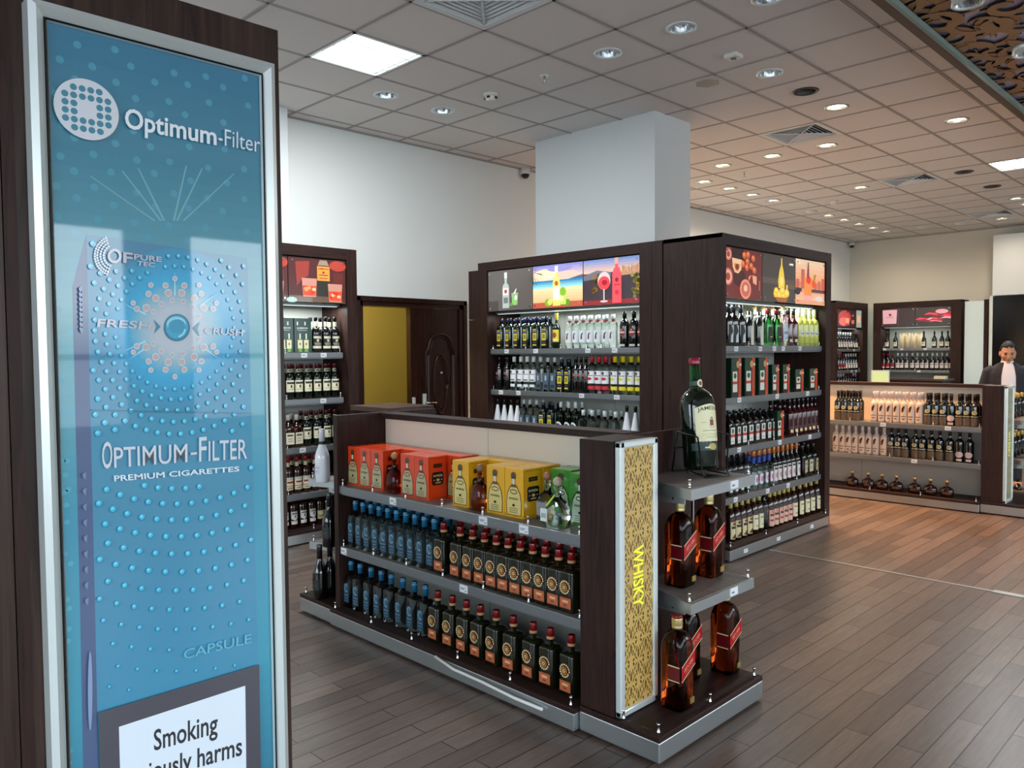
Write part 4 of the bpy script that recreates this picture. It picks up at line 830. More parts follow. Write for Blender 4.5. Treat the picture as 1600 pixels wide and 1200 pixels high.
spec('herbal_gin', m='glass_gin', r=(.037, .174, .188, .012, .262, 'flat', 7), cap=('#1b6188', .208, .262, .0155), lab=[('label', 'f', 0, .03, .15, .05, lambda cv: (cv.poly([(0, 0), (1, 0), (1, 1), (0, .86)], '#1d4358'), cv.ring(.5, .68, .36, .2, .72, '#86a9b8', 20, .5, 5.6), cv.ring(.5, .68, .16, .09, .7, '#6792a6', 14), cv.rect(.12, .34, .88, .37, '#7f9fae'), cv.rect(.22, .2, .78, .23, '#6f93a6'), cv.rect(.2, .08, .8, .1, '#6f93a6')), .037), ('cap_band', 'w', .0157, .245, .249, .09, D_rect('#6aa0bd'))])
spec('wax_tequila', m='glass_olive', r=(.041, .166, .182, .0135, .25, 'flat', 7), cap=('#7a1517', .216, .252, .0165), lab=[('label', 'f', 0, .02, .066, .062, D_rect('#a4512e', (.06, .1, .94, .9, '#b7623a'), (.25, .55, .75, .75, '#e0b088'), (.35, .25, .65, .38, '#6e2c16')), .041), ('emblem', 'f', 0, .078, .142, .062, lambda cv: (cv.ell(.5, .5, .48, .48, '#4a1c10', 24), [cv.ell(.5+.4*math.cos(i*PI/8), .5+.4*math.sin(i*PI/8), .065, .065, '#e6d29a', 6) for i in range(16)], cv.ell(.5, .5, .27, .27, '#b07c44', 20), cv.ell(.5, .5, .2, .2, '#7a3218', 16), cv.ring(.5, .5, .12, .12, .5, '#e6c877', 14)), .041), ('cap_band', 'w', .0166, .206, .218, .1, D_rect('#b8875c'))])
spec('yellow_label_whisky', m='glass_darkgreen', r=(.038, .19, .235, .014, .285, 'round', 5), cap=('#0c1026', .235, .287, .0165), lab=[('label', 'f', 0, .02, .185, .054, D_rect('#12151f', (.08, .34, .92, .74, '#d9cc38'), (.25, .42, .75, .66, '#8a8028'), (0, .8, 1, .85, '#8a86b8'), (.1, .89, .9, .95, '#d9cc38'), (.1, .06, .9, .13, '#d9cc38'), (.2, .2, .8, .26, '#6a3038')), .038), ('side_strip', 's', .038, .01, .2, .012, D_rect('#b9c6d6'))])
spec('yellow_rum', m='glass_darkgreen', r=(.035, .17, .235, .013, .31, 'wine'), cap=('#d6cf4a', .25, .312, .0145), lab=[('label', 'w', .035, .06, .165, .08, D_rect('#e2d23a', ('e', .45, .55, .28, .24, '#b0402c'), (.1, .1, .9, .2, '#f0ead0')))])
spec('clear_rum', m='glass_clear', r=(.038, .175, .222, .014, .275, 'round'), cap=('#e6ecec', .238, .277, .0165), lab=[('label', 'w', .038, .05, .15, .075, D_rect('#dfe4e8', ('p', [(.4, .25), (.62, .3), (.6, .6), (.75, .85), (.5, .75), (.42, .55)], '#5a2430'))), ('neck_label', 'w', .0145, .225, .24, .05, D_rect('#8a3034'))])
spec('black_rum', m='glass_dark', r=(.04, .17, .23, .015, .29, 'round'), cap=('#0f0e0f', .24, .292, .017), lab=[('label', 'w', .04, .09, .16, .07, lambda cv: (cv.ell(.5, .5, .48, .5, '#7d2e30'), cv.rect(.06, .42, .94, .6, '#d8c6ba'), cv.ell(.5, .78, .1, .1, '#c9a890'))), ('base_label', 'w', .04, .012, .03, .06, D_rect('#d8d4cc'))])
spec('slim_black', m='glass_dark', r=(.036, .19, .25, .013, .305, 'wine'), cap=('#141210', .26, .307, .015), lab=[('label', 'w', .036, .14, .17, .03, lambda cv: cv.ell(.5, .5, .5, .5, '#9a5a54')), ('text_line', 'w', .036, .1, .125, .05, D_rect('#3c2c28'))])
def white_rum(stripe, cap):
    d = [('e', .35, .82, .17, .13, '#5a1c24'), (.12, .6, .88, .66, '#6a6a70')]
    if stripe: d += [('e', .45, .38, .3, .12, stripe)]
    else: d += [(.3, .08, .8, .18, '#3c3a44')]
    L = [('label', 'w', .038, .085, .19, .085, D_rect('#e9ecee', *d))]
    if stripe: L.append(('lower_band', 'w', .038, .035, .065, .085, D_rect(stripe)))
    else: L.append(('lower_band', 'w', .038, .035, .06, .06, D_rect('#dfe4e4')))
    return dict(m='glass_clear', r=(.038, .20, .25, .014, .31, 'round'), cap=(cap, .262, .312, .0175), lab=L)
SPEC['white_rum'] = white_rum(None, '#e9ecec'); SPEC['red_rum'] = white_rum('#c42a38', '#c0222e'); SPEC['lemon_rum'] = white_rum('#e4d42a', '#e0cf1c')
spec('grey_label_clear', m='glass_clear', r=(.036, .19, .24, .013, .30, 'round', 4), cap=('#c9d0d0', .262, .302, .0155), lab=[('label', 'f', 0, .02, .165, .058, D_rect('#4a5c6c', (.3, .55, .6, .85, '#a9b8c0'), (.15, .1, .85, .3, '#1f2c3a')), .036)])
spec('coconut_white', m='glass_white', r=(.040, .09, .235, .013, .25, 'lin'), cap=('#17171a', .245, .295, .014), lab=[('label', 'w', .040, .02, .085, .07, lambda cv: (cv.rect(0, 0, 1, 1, '#e8e8ec'), cv.poly([(.1, .0), (.6, .0), (.95, .2), (.7, .5), (.2, .45)], '#3c2a1c'), cv.ell(.55, .18, .22, .12, '#e0a03c'), cv.rect(.1, .7, .7, .78, '#6a6a8a')))])
spec('green_vermouth', m='glass_green', r=(.040, .165, .225, .0135, .30, 'round'), cap=('#dfe4e2', .25, .302, .015), lab=[('label', 'w', .040, .06, .13, .07, lambda cv: (cv.ell(.5, .5, .48, .5, '#dfe4e4'), cv.ell(.5, .5, .3, .28, '#3c4a44'), cv.rect(.1, .45, .9, .55, '#e8ecec')))])
spec('small_clear', m='glass_clear', r=(.042, .13, .175, .014, .24, 'round'), cap=('#e2eaea', .195, .242, .0165), lab=[('label', 'w', .042, .02, .085, .065, D_rect('#e4e8ea', (.1, .8, .9, .95, '#2c2428'), ('p', [(.1, .1), (.4, .1), (.3, .6)], '#5a2430')))])
spec('dark_wineish', m='glass_dark', r=(.038, .18, .235, .0145, .31, 'round'), cap=('#1a1c22', .255, .312, .016), lab=[('label', 'w', .038, .03, .165, .07, D_rect('#16181c', ('p', [(.2, .0), (.9, .0), (.9, .95), (.3, .95), (.6, .6), (.25, .4)], '#cfd6d8')))])
spec('penguin_white', m='glass_dark', r=(.04, .15, .21, .016, .27, 'round'), cap=('#d6d2c6', .225, .24, .0175), lab=[('label', 'w', .04, .01, .19, .08, lambda cv: cv.poly([(.2, 0), (.95, 0), (.85, .6), (.6, 1), (.4, 1), (.15, .6)], '#d9d8c8')), ('round_seal', 'w', .0415, .045, .085, .04, lambda cv: cv.ell(.5, .5, .5, .5, '#bfc2c4'), 1.35)])
spec('gold_cap_white', m='glass_clear', r=(.037, .20, .26, .015, .335, 'round'), cap=('#c9ad62', .30, .337, .0175), lab=[('label', 'w', .037, .04, .19, .08, D_rect('#c9d6e0', (.1, .4, .9, .55, '#8a95a8'), (.2, .15, .8, .25, '#a4b0c0'))), ('neck_label', 'w', .0153, .262, .3, .05, D_rect('#e4e2dc'))])
spec('green_liqueur', m='glass_green', r=(.04, .165, .23, .0145, .30, 'round'), cap=('#6a1620', .262, .302, .0165), lab=[('label', 'w', .04, .035, .155, .075, D_rect('#0f1a12', (.2, .3, .8, .36, '#d8b060')))])
spec('red_liqueur', m='glass_red', r=(.036, .185, .245, .013, .31, 'wine'), cap=('#1a1416', .262, .312, .015), lab=[('label', 'w', .036, .03, .19, .02, D_rect('#c9a89c', (.2, .1, .8, .9, '#7a2c34')), .3), ('seal', 'w', .036, .035, .06, .05, D_rect('#e6d6a0')), ('neck_label', 'w', .0135, .262, .285, .04, D_rect('#cfc0b8'))])
spec('limoncello', m='glass_limon', r=(.041, .175, .235, .0145, .32, 'round'), cap=('#dfe2b0', .245, .322, .0155), lab=[('label', 'w', .041, .095, .125, .07, D_rect('#e4e6d0', (.1, .3, .9, .6, '#6a88a8')))])
spec('herb_liqueur', m='glass_dark', r=(.036, .16, .205, .0135, .25, 'flat', 5), cap=('#1c1e1c', .222, .252, .0155), lab=[('label', 'f', 0, .025, .15, .052, D_rect('#dcdcd4', ('e', .5, .78, .26, .16, '#2f5a34'), (0, .42, 1, .58, '#c2392a'), (.2, .12, .8, .2, '#b0b0a8')), .036)])
spec('blue_vodka', m='glass_clear', r=(.038, .16, .22, .014, .30, 'wine'), cap=('#c9763a', .262, .302, .0165), lab=[('label', 'w', .038, .04, .12, .05, D_rect('#d5dae4', ('e', .5, .5, .3, .3, '#c97a9a'))), ('blue_collar', 'w', .0165, .205, .255, .1, D_rect('#1f3f94'))])
spec('orange_neck', m='glass_dark', r=(.034, .165, .235, .0125, .305, 'wine'), cap=('#c9763c', .255, .307, .0145), lab=[('label', 'w', .034, .03, .15, .06, D_rect('#d9d3cc', (.1, .78, .9, .92, '#3a3234'), ('e', .5, .4, .25, .2, '#b88a9a')))])
spec('beige_label_dark', m='glass_dark', r=(.04, .165, .21, .015, .27, 'flat', 4), cap=('#23241f', .235, .272, .017), lab=[('label', 'f', 0, .04, .145, .06, D_rect('#b9b28c', (.2, .65, .8, .78, '#4a4630'), (.2, .3, .8, .36, '#6a6448')), .04)])
spec('spiced_rum', m='glass_brown', r=(.038, .165, .23, .0145, .30, 'round'), cap=('#c2b268', .25, .302, .0165), lab=[('label', 'w', .038, .02, .15, .075, D_rect('#dccb9a', ('p', [(.1, .05), (.8, .02), (.9, .25), (.5, .3)], '#4a2c1c'), (.1, .6, .9, .75, '#2c1c14'), ('e', .5, .88, .3, .09, '#7a3020')))])
spec('pink_rum', m='glass_brown', r=(.038, .165, .23, .0145, .30, 'round'), cap=('#c2b268', .25, .302, .0165), lab=[('label', 'w', .038, .02, .15, .075, D_rect('#e0b4a0', (.1, .3, .9, .42, '#a83c38'), (.1, .62, .9, .76, '#5a2c24'), ('e', .5, .88, .3, .09, '#c9806a')))])
spec('beige_whisky', m='glass_brown', r=(.038, .17, .235, .0145, .305, 'round'), cap=('#b9b070', .25, .307, .0165), lab=[('label', 'w', .038, .035, .15, .075, D_rect('#e4dcb4', (.15, .7, .85, .8, '#8d8460'), (.3, .2, .7, .3, '#a59c74')))])
spec('red_wine', m='glass_dark', r=(.038, .19, .235, .0145, .31, 'wine'), cap=('#17110f', .25, .312, .0155), lab=[('label', 'w', .038, .115, .155, .05, lambda cv: (cv.ring(.5, .5, .45, .48, .55, '#c9b88a', 18), cv.ell(.5, .5, .16, .18, '#c9b88a'))), ('text_line', 'w', .038, .095, .103, .075, D_rect('#b0a078')), ('lower_band', 'w', .0383, .004, .085, .1, D_rect('#5a4632'))])
spec('pink_seal_wine', m='glass_dark', r=(.038, .19, .235, .0145, .31, 'wine'), cap=('#17110f', .25, .312, .0155), lab=[('label', 'w', .038, .05, .105, .075, lambda cv: (cv.ell(.5, .45, .5, .52, '#d2aea6'), cv.rect(.3, .0, .7, .14, '#c9c2ba'))), ('foot_label', 'w', .038, .012, .035, .05, D_rect('#c9b4ac'))])
spec('frosted_wine', m='glass_frost', r=(.038, .185, .235, .0145, .31, 'wine'), cap=('#cfc4c4', .245, .312, .0155), lab=[('label', 'w', .038, .015, .185, .07, D_rect('#d3b9a4', ('p', [(.25, .55), (.5, .6), (.7, .9), (.55, .95), (.25, .8)], '#3a1410'), (.15, .3, .85, .34, '#4a2a20'), (.3, .14, .7, .2, '#6a4a3c')))])
spec('white_label_wine', m='glass_dark', r=(.037, .185, .24, .014, .305, 'wine'), cap=('#cdd2d0', .25, .307, .0155), lab=[('label', 'w', .037, .04, .13, .075, D_rect('#d6d2c8', (.15, .65, .85, .8, '#7a2430'), (.25, .3, .75, .36, '#8a8680')))])
spec('red_label_wine', m='glass_dark', r=(.037, .185, .24, .014, .305, 'wine'), cap=('#8a1c2c', .25, .307, .0155), lab=[('label', 'w', .037, .04, .13, .075, D_rect('#8a1c26', (.1, .0, .9, .18, '#e4dcd0')))])
spec('burgundy_wine', m='glass_dark', r=(.042, .14, .235, .014, .30, 'wine'), cap=('#1a1614', .25, .302, .0155), lab=[('label', 'w', .042, .035, .11, .075, D_rect('#d9d4bc', (.2, .6, .8, .75, '#6a6450')))])
spec('gold_top_dark', m='glass_dark', r=(.038, .17, .23, .0145, .29, 'round'), cap=('#d8b25a', .225, .292, .0165), lab=[('neck_label', 'w', .0148, .225, .235, .06, D_rect('#e4dcc8'))])
spec('champagne_dark', m='glass_dark', r=(.043, .14, .25, .0145, .315, 'wine'), cap=('#1b1b1f', .235, .317, .0165), lab=[('label', 'w', .043, .06, .12, .08, D_rect('#1c1f1c', (.2, .4, .8, .45, '#5a5a44')))])
spec('champagne_white', m='glass_white', r=(.043, .14, .25, .0145, .31, 'wine'), cap=('#d9d9e2', .235, .312, .0175), lab=[('label', 'w', .043, .05, .1, .06, D_rect('#d2d4e0', (.1, .75, .9, .8, '#8a8ca8'), (.2, .3, .8, .36, '#8a8ca8'))), ('collar', 'w', .0185, .222, .24, .116, D_rect('#17181c'))])
def make_bottle(kind, root):
    s = SPEC[kind]; R, hs, hn, rn, h, sh = s['r'][:6]; sq = s['r'][6] if len(s['r']) > 6 else 2
    MB().lathe(body_rings(R, hs, hn, rn, h, sh, sq), s['m'], n=24).build('glass_body', root)
    c, z0, z1, r = s['cap']; cap_part(root, z0, z1, r, c)
    for l in s['lab']:
        nm, ty, RR, z0, z1, w, dr = l[:7]
        if ty == 'w': label_part(root, nm, wrapfn(RR, z0, z1, w, l[7] if len(l) > 7 else 0), dr, du=min(.25, .007/w))
        elif ty == 'f': label_part(root, nm, flatfn(w, z0, z1, l[7]), dr)
        elif ty == 's': label_part(root, nm, (lambda RR, w, z0, z1: lambda u, v, e: (RR+.0007+e, (u-.5)*w, z0+(z1-z0)*v))(RR, w, z0, z1), dr)
# special shapes
def make_decanter(root, glass, cork):   # rounded tequila flask with ball stopper
    g = []; P = [(0, .046), (.004, .052), (.06, .053), (.09, .049), (.115, .038), (.13, .022), (.138, .016), (.175, .0145), (.178, .017), (.182, .017)]
    MB().lathe([(z, r, r*.72, 2.6 if z < .12 else 2) for z, r in P], glass, n=28).build('glass_body', root)
    MB().lathe([(.182+.019-.019*math.cos(a), max(.001, .019*math.sin(a))) for a in [PI*i/8 for i in range(1, 9)]], 'print', cork, 16).build('stopper', root)
def make_cognac(root):
    P = [(0, .05), (.006, .058), (.03, .063), (.06, .064), (.08, .057), (.094, .036), (.102, .019), (.112, .0145), (.138, .0135)]
    MB().lathe([(z, r, r*.6, 2.2) for z, r in P], 'glass_brown', n=28).build('glass_body', root)
    MB().lathe([(.133, .013), (.143, .018), (.155, .02), (.165, .014)], 'foil', '#d8b070', 18).build('stopper', root)
    label_part(root, 'label', lambda u, v, e: (((u-.5)*.06), -(.0387+e)*math.sqrt(max(0, 1-((u-.5)*.06/.066)**2)), .025+.03*v), D_rect('#4a2410', (.1, .4, .9, .6, '#8a5a30')), du=.2)
SPECIAL = {}
def boxkind(kind, w, d, h, col, draw_front, draw_left=None, draw_right=None, top=None):
    def f(root):
        b = MB(); b.box((-w/2, -d/2, 0), (w/2, d/2, h), 'print_gloss', col, bev=.0025); b.build('carton', root)
        b = MB(); cv = Canvas(b, lambda u, v, e: (-w/2+w*u, -d/2-.0006-e, h*v), 'print_gloss', .0003); draw_front(cv); b.build('front_print', root)
        if draw_right: b = MB(); cv = Canvas(b, lambda u, v, e: (w/2+.0006+e, -d/2+d*u, h*v), 'print_gloss', .0003); draw_right(cv); b.build('side_print', root)
    SPECIAL[kind] = f
def front_teq(col, glass, tone):
    def f(cv):
        c = '#3f2a1c'; cv.poly([(.1, .05), (.9, .05), (.92, .3), (.86, .5), (.7, .64), (.58, .69), (.57, .8), (.43, .8), (.42, .69), (.3, .64), (.14, .5), (.08, .3)], tone)
        cv.poly([(.14, .07), (.86, .07), (.88, .3), (.82, .49), (.67, .62), (.33, .62), (.18, .49), (.12, .3)], glass); cv.ell(.5, .53, .2, .05, tone, 14); cv.ell(.5, .53, .16, .03, glass, 14)
        cv.rect(.44, .68, .56, .8, '#d8d2c0'); cv.ell(.5, .86, .14, .07, '#5a4030', 14); cv.rect(.38, .79, .62, .84, '#4a3426'); cv.text('PATR\u00d3N', .26, .37, .48, .05, '#2c2418', .02); cv.ell(.5, .26, .08, .03, '#2c2418', 5)
        for v in (.19, .15, .11): cv.rect(.28, v, .72, v+.012, '#6a5a3c')
    return f
def side_teq(edge):
    def f(cv):
        for a in ((.05, .04, .95, .05), (.05, .95, .95, .96), (.05, .04, .06, .96), (.94, .04, .95, .96)): cv.rect(*a, edge)
        cv.rect(.27, .74, .73, .83, '#2a2220'); cv.text('TEQUILA', .33, .765, .34, .035, edge, 0)
        cv.poly([(.25, .34), (.75, .34), (.81, .38), (.81, .6), (.75, .64), (.25, .64), (.19, .6), (.19, .38)], '#1f1a19'); cv.text('PATR\u00d3N', .26, .53, .48, .06, '#e8d8b0', .02); cv.ell(.5, .46, .1, .035, '#e8b080', 5)
        cv.rect(.27, .45, .33, .47, '#d8c8a0'); cv.rect(.67, .45, .73, .47, '#d8c8a0'); cv.rect(.36, .38, .64, .41, '#b8a880')
    return f
boxkind('orange_box', .115, .12, .222, '#e0461c', front_teq('', '#b3a67c', '#6a2a18'), None, side_teq('#8a2810'))
boxkind('yellow_box', .119, .124, .225, '#e6ab1e', front_teq('', '#d8c67c', '#6a4a1c'), None, side_teq('#8a5a10'))
boxkind('green_box', .120, .12, .225, '#3f8a2c', front_teq('', '#b8c8b0', '#1f4a1c'), None, side_teq('#1f4a16'))
def jag_front(cv, pos=.7):
    cv.rect(0, 0, 1, 1, '#1c3a2c'); cv.rect(.0, .0, .66, .64, '#12100e'); cv.rect(.1, .14, .56, .66, '#dcdcd0'); cv.ell(.33, .55, .15, .07, '#2f5a34'); cv.rect(.1, .34, .56, .41, '#c2392a')
    cv.rect(.66, 0, .92, 1, '#d0482c'); cv.ell(.6, .84, .16, .09, '#c29a68'); cv.rect(.78, .8, .96, .86, '#cfd8cc')
    for k in range(12): cv.rect(.76, .08+.055*k, .83, .11+.055*k, '#7a1c14', k == 0)
for nm, w, h in (('liqueur_box_tall', .148, .295), ('liqueur_box_medium', .118, .235), ('liqueur_box_small', .16, .19)): boxkind(nm, w, .12, h, '#16301f', jag_front)
def jam_box(cv):
    cv.rect(0, 0, 1, 1, '#143c30'); cv.rect(.2, .8, .27, .9, '#d8ded8'); cv.rect(.62, .8, .69, .9, '#d8ded8'); cv.text('JAMESON', .2, .68, .6, .06, '#e4e8dc', .02); cv.rect(.25, .645, .75, .66, '#b8c0b0')
    for u in (.36, .7): cv.rect(u-.13, .13, u+.13, .38, '#e0dca8'); cv.rect(u-.1, .03, u+.1, .13, '#7aa83c'); cv.rect(u-.04, .4, u+.04, .56, '#dfe0c8'); cv.ell(u, .26, .04, .04, '#5a3c2c', 5)
boxkind('irish_gift_box', .165, .09, .285, '#123a2e', jam_box)
def tube_kind(root): MB().lathe([(0, .045), (.255, .045)], 'print', '#d9caa6', 24).build('tube', root); cap_part(root, .255, .27, .0455, '#d0be94')
SPECIAL['cream_tube'] = tube_kind
SPECIAL['cork_amber'] = lambda r: make_decanter(r, 'glass_scotch', '#a8845c'); SPECIAL['cork_brown'] = lambda r: make_decanter(r, 'glass_amber', '#8a6a48')
def teq_green(r):
    make_decanter(r, 'glass_clear', '#9a6a4c'); label_part(r, 'label', lambda u, v, e: ((u-.5)*.06, -(.0385+e), .03+.06*v), D_rect('#8a868c', (.2, .5, .8, .6, '#5a585e')))
SPECIAL['cork_clear'] = teq_green
def teq_big(r):
    P = [(0, .05), (.004, .058), (.05, .06), (.08, .055), (.108, .04), (.122, .022), (.13, .017), (.165, .016), (.168, .019), (.173, .019)]
    MB().lathe([(z, q, q*.8, 2.3) for z, q in P], 'glass_clear', n=28).build('glass_body', r)
    MB().lathe([(.173+.021-.021*math.cos(a), max(.001, .021*math.sin(a))) for a in [PI*i/8 for i in range(1, 9)]], 'print', '#b0a08a', 16).build('stopper', r)
    MB().tube([(0, -.02, .14), (-.01, -.03, .12), (-.02, -.052, .095)], .004, 'print', '#b6dc3c').build('ribbon', r); b = MB().box((-.045, -.062, .03), (-.008, -.059, .085), 'print', '#d3dcd6'); b.box((-.04, -.0625, .045), (-.013, -.0619, .065), 'print', '#9aa8a8'); b.build('hang_tag', r)
SPECIAL['cork_big'] = teq_big; SPECIAL['cognac'] = make_cognac
PROTO = {}; QUEUE = []
def fresh(kind, label, name='bottle', cat='bottle', loc=(0,0,0), rz=0, group=None):
    r = thing(name, label, cat, loc, rz, group)
    if kind in SPECIAL: SPECIAL[kind](r)
    else: make_bottle(kind, r)
    return r
def put(kind, x, y, z, rz, label, group=None, name='bottle', cat='bottle', depth=0):
    if name == 'bottle' and depth >= 0:
        h = SPEC[kind]['r'][4] if kind in SPEC else .3
        QUEUE.append((h/math.hypot(x, y)*(1, .35, .2)[min(depth, 2)], len(QUEUE), kind, x, y, z, rz, label, group)); return
    if kind in PROTO: r = dup(PROTO[kind], (x, y, z), rz, label, group)
    else: r = PROTO[kind] = fresh(kind, label, name, cat, (x, y, z), rz, group)
    if 'group' in r.keys() and not group: del r['group']
    return r
KEEP = 299
def flush_bottles():
    q = sorted(QUEUE, key=lambda a: -a[0]); keep = sorted(q[:KEEP], key=lambda a: a[1]); rest = q[KEEP:]
    for a in keep: put(*a[2:9], depth=-1)
    vs, fs, ms, cs, ss, mats = [], [], [], [], [], []
    cache = {}
    for a in rest:
        kind, x, y, z, rz = a[2:7]
        if kind not in cache:
            tmp = None if kind in PROTO else fresh(kind, 'x'); root = PROTO.get(kind) or tmp; parts = []
            for ch in kids(root):
                me = ch.data; ca = me.color_attributes['Col'].data
                parts.append(([v.co.copy() for v in me.vertices], [(list(p.vertices), me.materials[p.material_index].name, tuple(ca[p.loop_start].color), p.use_smooth) for p in me.polygons]))
                if tmp: bpy.data.objects.remove(ch)
            if tmp: bpy.data.objects.remove(tmp)
            cache[kind] = parts
        M_ = Matrix.Translation((x, y, z)) @ Matrix.Rotation(rz, 4, 'Z')
        for co, pl in cache[kind]:
            o = len(vs); vs += [tuple(M_ @ c) for c in co]
            for f, mn, c, sm in pl:
                if mn not in mats: mats.append(mn)
                fs.append([i+o for i in f]); ms.append(mats.index(mn)); cs.append(c); ss.append(sm)
    b = MB(); b.v, b.f, b.m, b.c, b.s = vs, fs, ms, cs, ss; b.mats = mats
    o = b.build('bottles_in_back_rows'); o['kind'] = 'stuff'; tag(o, 'rows of bottles standing behind the front rows on all the shelves', 'bottles')
# shelves of repeats: depth rows behind the front one
def row(kind, desc, where, pos, place, z, rz, rows=1, step=.085, group=None, name='bottle', cat='bottle', jit=.12):
    """pos: positions along the shelf from left to right as seen from the front; place(p, back)->(x, y)"""
    n = len(pos)
    for k in range(rows):
        for i, p in enumerate(pos):
            x, y = place(p, k*step); rn_ = ORD[k]
            num = '%s of %d from left' % (ORD[i], n) if n > 1 else 'the only one'
            rowtxt = ('front row, ' if k == 0 else rn_+' row, ') if rows > 1 else ''
            lb = ('%s %s from left, %s%s' % (ORD[i], desc, rowtxt, where)) if n > 1 else '%s, %s%s' % (desc, rowtxt, where)
            if len(lb.split()) > 16: lb = lb.replace('front row, ', '')
            put(kind, x, y, z, rz+random.uniform(-jit, jit), lb, group or '%s on the %s' % (desc.replace('bottle', 'bottles'), where), name, cat, **({'depth': k} if name == 'bottle' else {}))
GX_ = 2.41
# --- foreground gondola: middle and bottom shelf
def gp(off): return lambda px, back: (GX_+off+back, colY(px, GX_+off, .6))
def gl(off): return lambda px, back: (GX_+off+back, colY(px, GX_+off, .25))
row('herbal_gin', 'clear square bottle with blue cap', 'middle gondola shelf', [555.6, 567.5, 580, 593, 606.5, 620, 634.4, 648.7, 663.4, 679], lambda p, b: (2.487+b, colY(p, 2.487, .7)), .455, R90, 3, .083, 'blue capped gin bottles on the middle gondola shelf', jit=.04)
row('wax_tequila', 'dark square bottle with red wax cap', 'middle gondola shelf', [693.5], lambda p, b: (2.487+b, colY(p, 2.487, .7)), .455, R90, 2, .11, 'red capped dark bottles on the middle gondola shelf', jit=.04)
row('wax_tequila', 'dark square red capped bottle right of gap', 'middle gondola shelf', [721+190*(i/11)**1.0 for i in range(0)] or [719, 738.5, 757, 775.5, 794, 813, 832.5, 852, 873, 893], lambda p, b: (2.487+b, colY(p, 2.487, .7)), .455, R90, 3, .092, 'red capped dark bottles right of the gap, middle gondola shelf', jit=.03)
row('herbal_gin', 'clear square bottle with blue cap', 'bottom gondola shelf', [549, 563, 580, 596, 611.6, 630, 648, 665], lambda p, b: (2.478+b, colY(p, 2.478, .34)), .105, R90, 1, .09, 'blue capped gin bottles on the bottom gondola shelf', jit=.05)
row('wax_tequila', 'dark square bottle with red wax cap', 'bottom gondola shelf', [684.5, 707, 729, 751, 775.5, 802.4, 833.3, 860.2, 893], lambda p, b: (2.478+b, colY(p, 2.478, .33)), .105, R90, 1, .09, 'red capped dark bottles on the bottom gondola shelf', jit=.05)
# --- boxes on the top shelf
oz = .80
def bx(kind, ys, x, txt, grp):
    for i, y in enumerate(ys): put(kind, x, y, oz, R90+random.uniform(-.02, .02), txt % ORD[i], grp, 'gift_box', 'box')
bx('orange_box', [3.785, 3.668, 3.551], 2.543, 'orange tequila box in the front left trio on gondola top shelf, %s from left', 'orange boxes, left front trio'); bx('orange_box', [3.275, 3.158], 2.540, 'orange tequila box in the pair right of the amber flask, %s from left', 'orange boxes, right front pair')
bx('orange_box', [3.765, 3.647, 3.529, 3.411, 3.293, 3.175, 3.057], 2.668, 'orange tequila box in the back row against gondola panel, %s from left', 'orange boxes in the back row')
bx('yellow_box', [2.868], 2.553, 'yellow tequila box standing alone left of the brown flask%.0s', None); bx('yellow_box', [2.622, 2.500], 2.552, 'yellow tequila box of the front right pair, %s from left', 'yellow boxes, front right pair')
bx('yellow_box', [2.868, 2.746, 2.624, 2.502], 2.68, 'yellow tequila box in the back row against gondola panel, %s from left', 'yellow boxes in the back row')
put('green_box', 2.672, 2.325, oz, R90, 'green tequila box at gondola back panel, fully visible one', 'green boxes', 'gift_box', 'box'); put('green_box', 2.62, 2.17, oz, R90, 'green tequila box partly hidden by the dark gondola post', 'green boxes', 'gift_box', 'box')
put('cork_amber', 2.50, 3.412, oz, R90, 'red amber flask with ball stopper between orange boxes', None); put('cork_brown', 2.508, 2.745, oz, R90, 'brown flask with ball stopper between yellow boxes', None)
put('cork_clear', 2.545, 2.345, oz, R90, 'clear flask with brown stopper and grey label before green box', None); put('cork_big', 2.49, 2.235, oz, R90, 'largest clear flask with lime ribbon and hanging tag', None)
# --- left-facing tall cabinet
LF = 5.155
def lrow(kind, desc, where, pxs, z, rows=2, dz=.2, **k): row(kind, desc, where, pxs, lambda p, b: (LF+b, colY(p, LF, z+dz)), z, R90, rows, **k)
w1, w2, w3 = 'top shelf of left-facing cabinet', 'middle shelf of left-facing cabinet', 'low shelf of left-facing cabinet'
lrow('yellow_label_whisky', 'dark bottle with yellow label', w1, [783.8, 797, 810, 824.5, 839.6], 1.575, 3); lrow('yellow_label_whisky', 'dark narrow-labelled bottle beside yellow rum', w1, [853.5], 1.575, 1)
lrow('yellow_rum', 'green bottle with bright yellow label', w1, [869.8], 1.575, 1); lrow('clear_rum', 'clear rum bottle with white cap', w1, [890.4, 901, 912, 923.4, 935], 1.575, 2); lrow('clear_rum', 'clear bottle behind the white cap rum', w1, [947.5, 958.5], 1.575, 1, group='clear bottles at the row end')
lrow('black_rum', 'black rum bottle with red oval', w1, [976, 990.8, 1004], 1.575, 1)
lrow('slim_black', 'slim black bottle', w2, [780.5, 793], 1.195, 2); lrow('white_rum', 'clear bottle with white cap and round bat-like seal'.replace(' and round bat-like seal', ' and white label'), w2, [803.8, 814.3, 824.2, 834], 1.195, 2)
lrow('grey_label_clear', 'clear bottle with grey blue label', w2, [845.5, 856.5, 867], 1.195, 2); lrow('yellow_label_whisky', 'dark bottle with yellow label', w2, [878, 889.8], 1.195, 2); lrow('slim_black', 'black bottle beside red capped rum', w2, [900.5, 908, 915.6], 1.195, 1)
lrow('red_rum', 'clear bottle with red cap', w2, [925.5, 936.4, 947.2], 1.195, 2); lrow('lemon_rum', 'clear bottle with yellow cap', w2, [961.5, 974.3, 987.5, 1000], 1.195, 2)
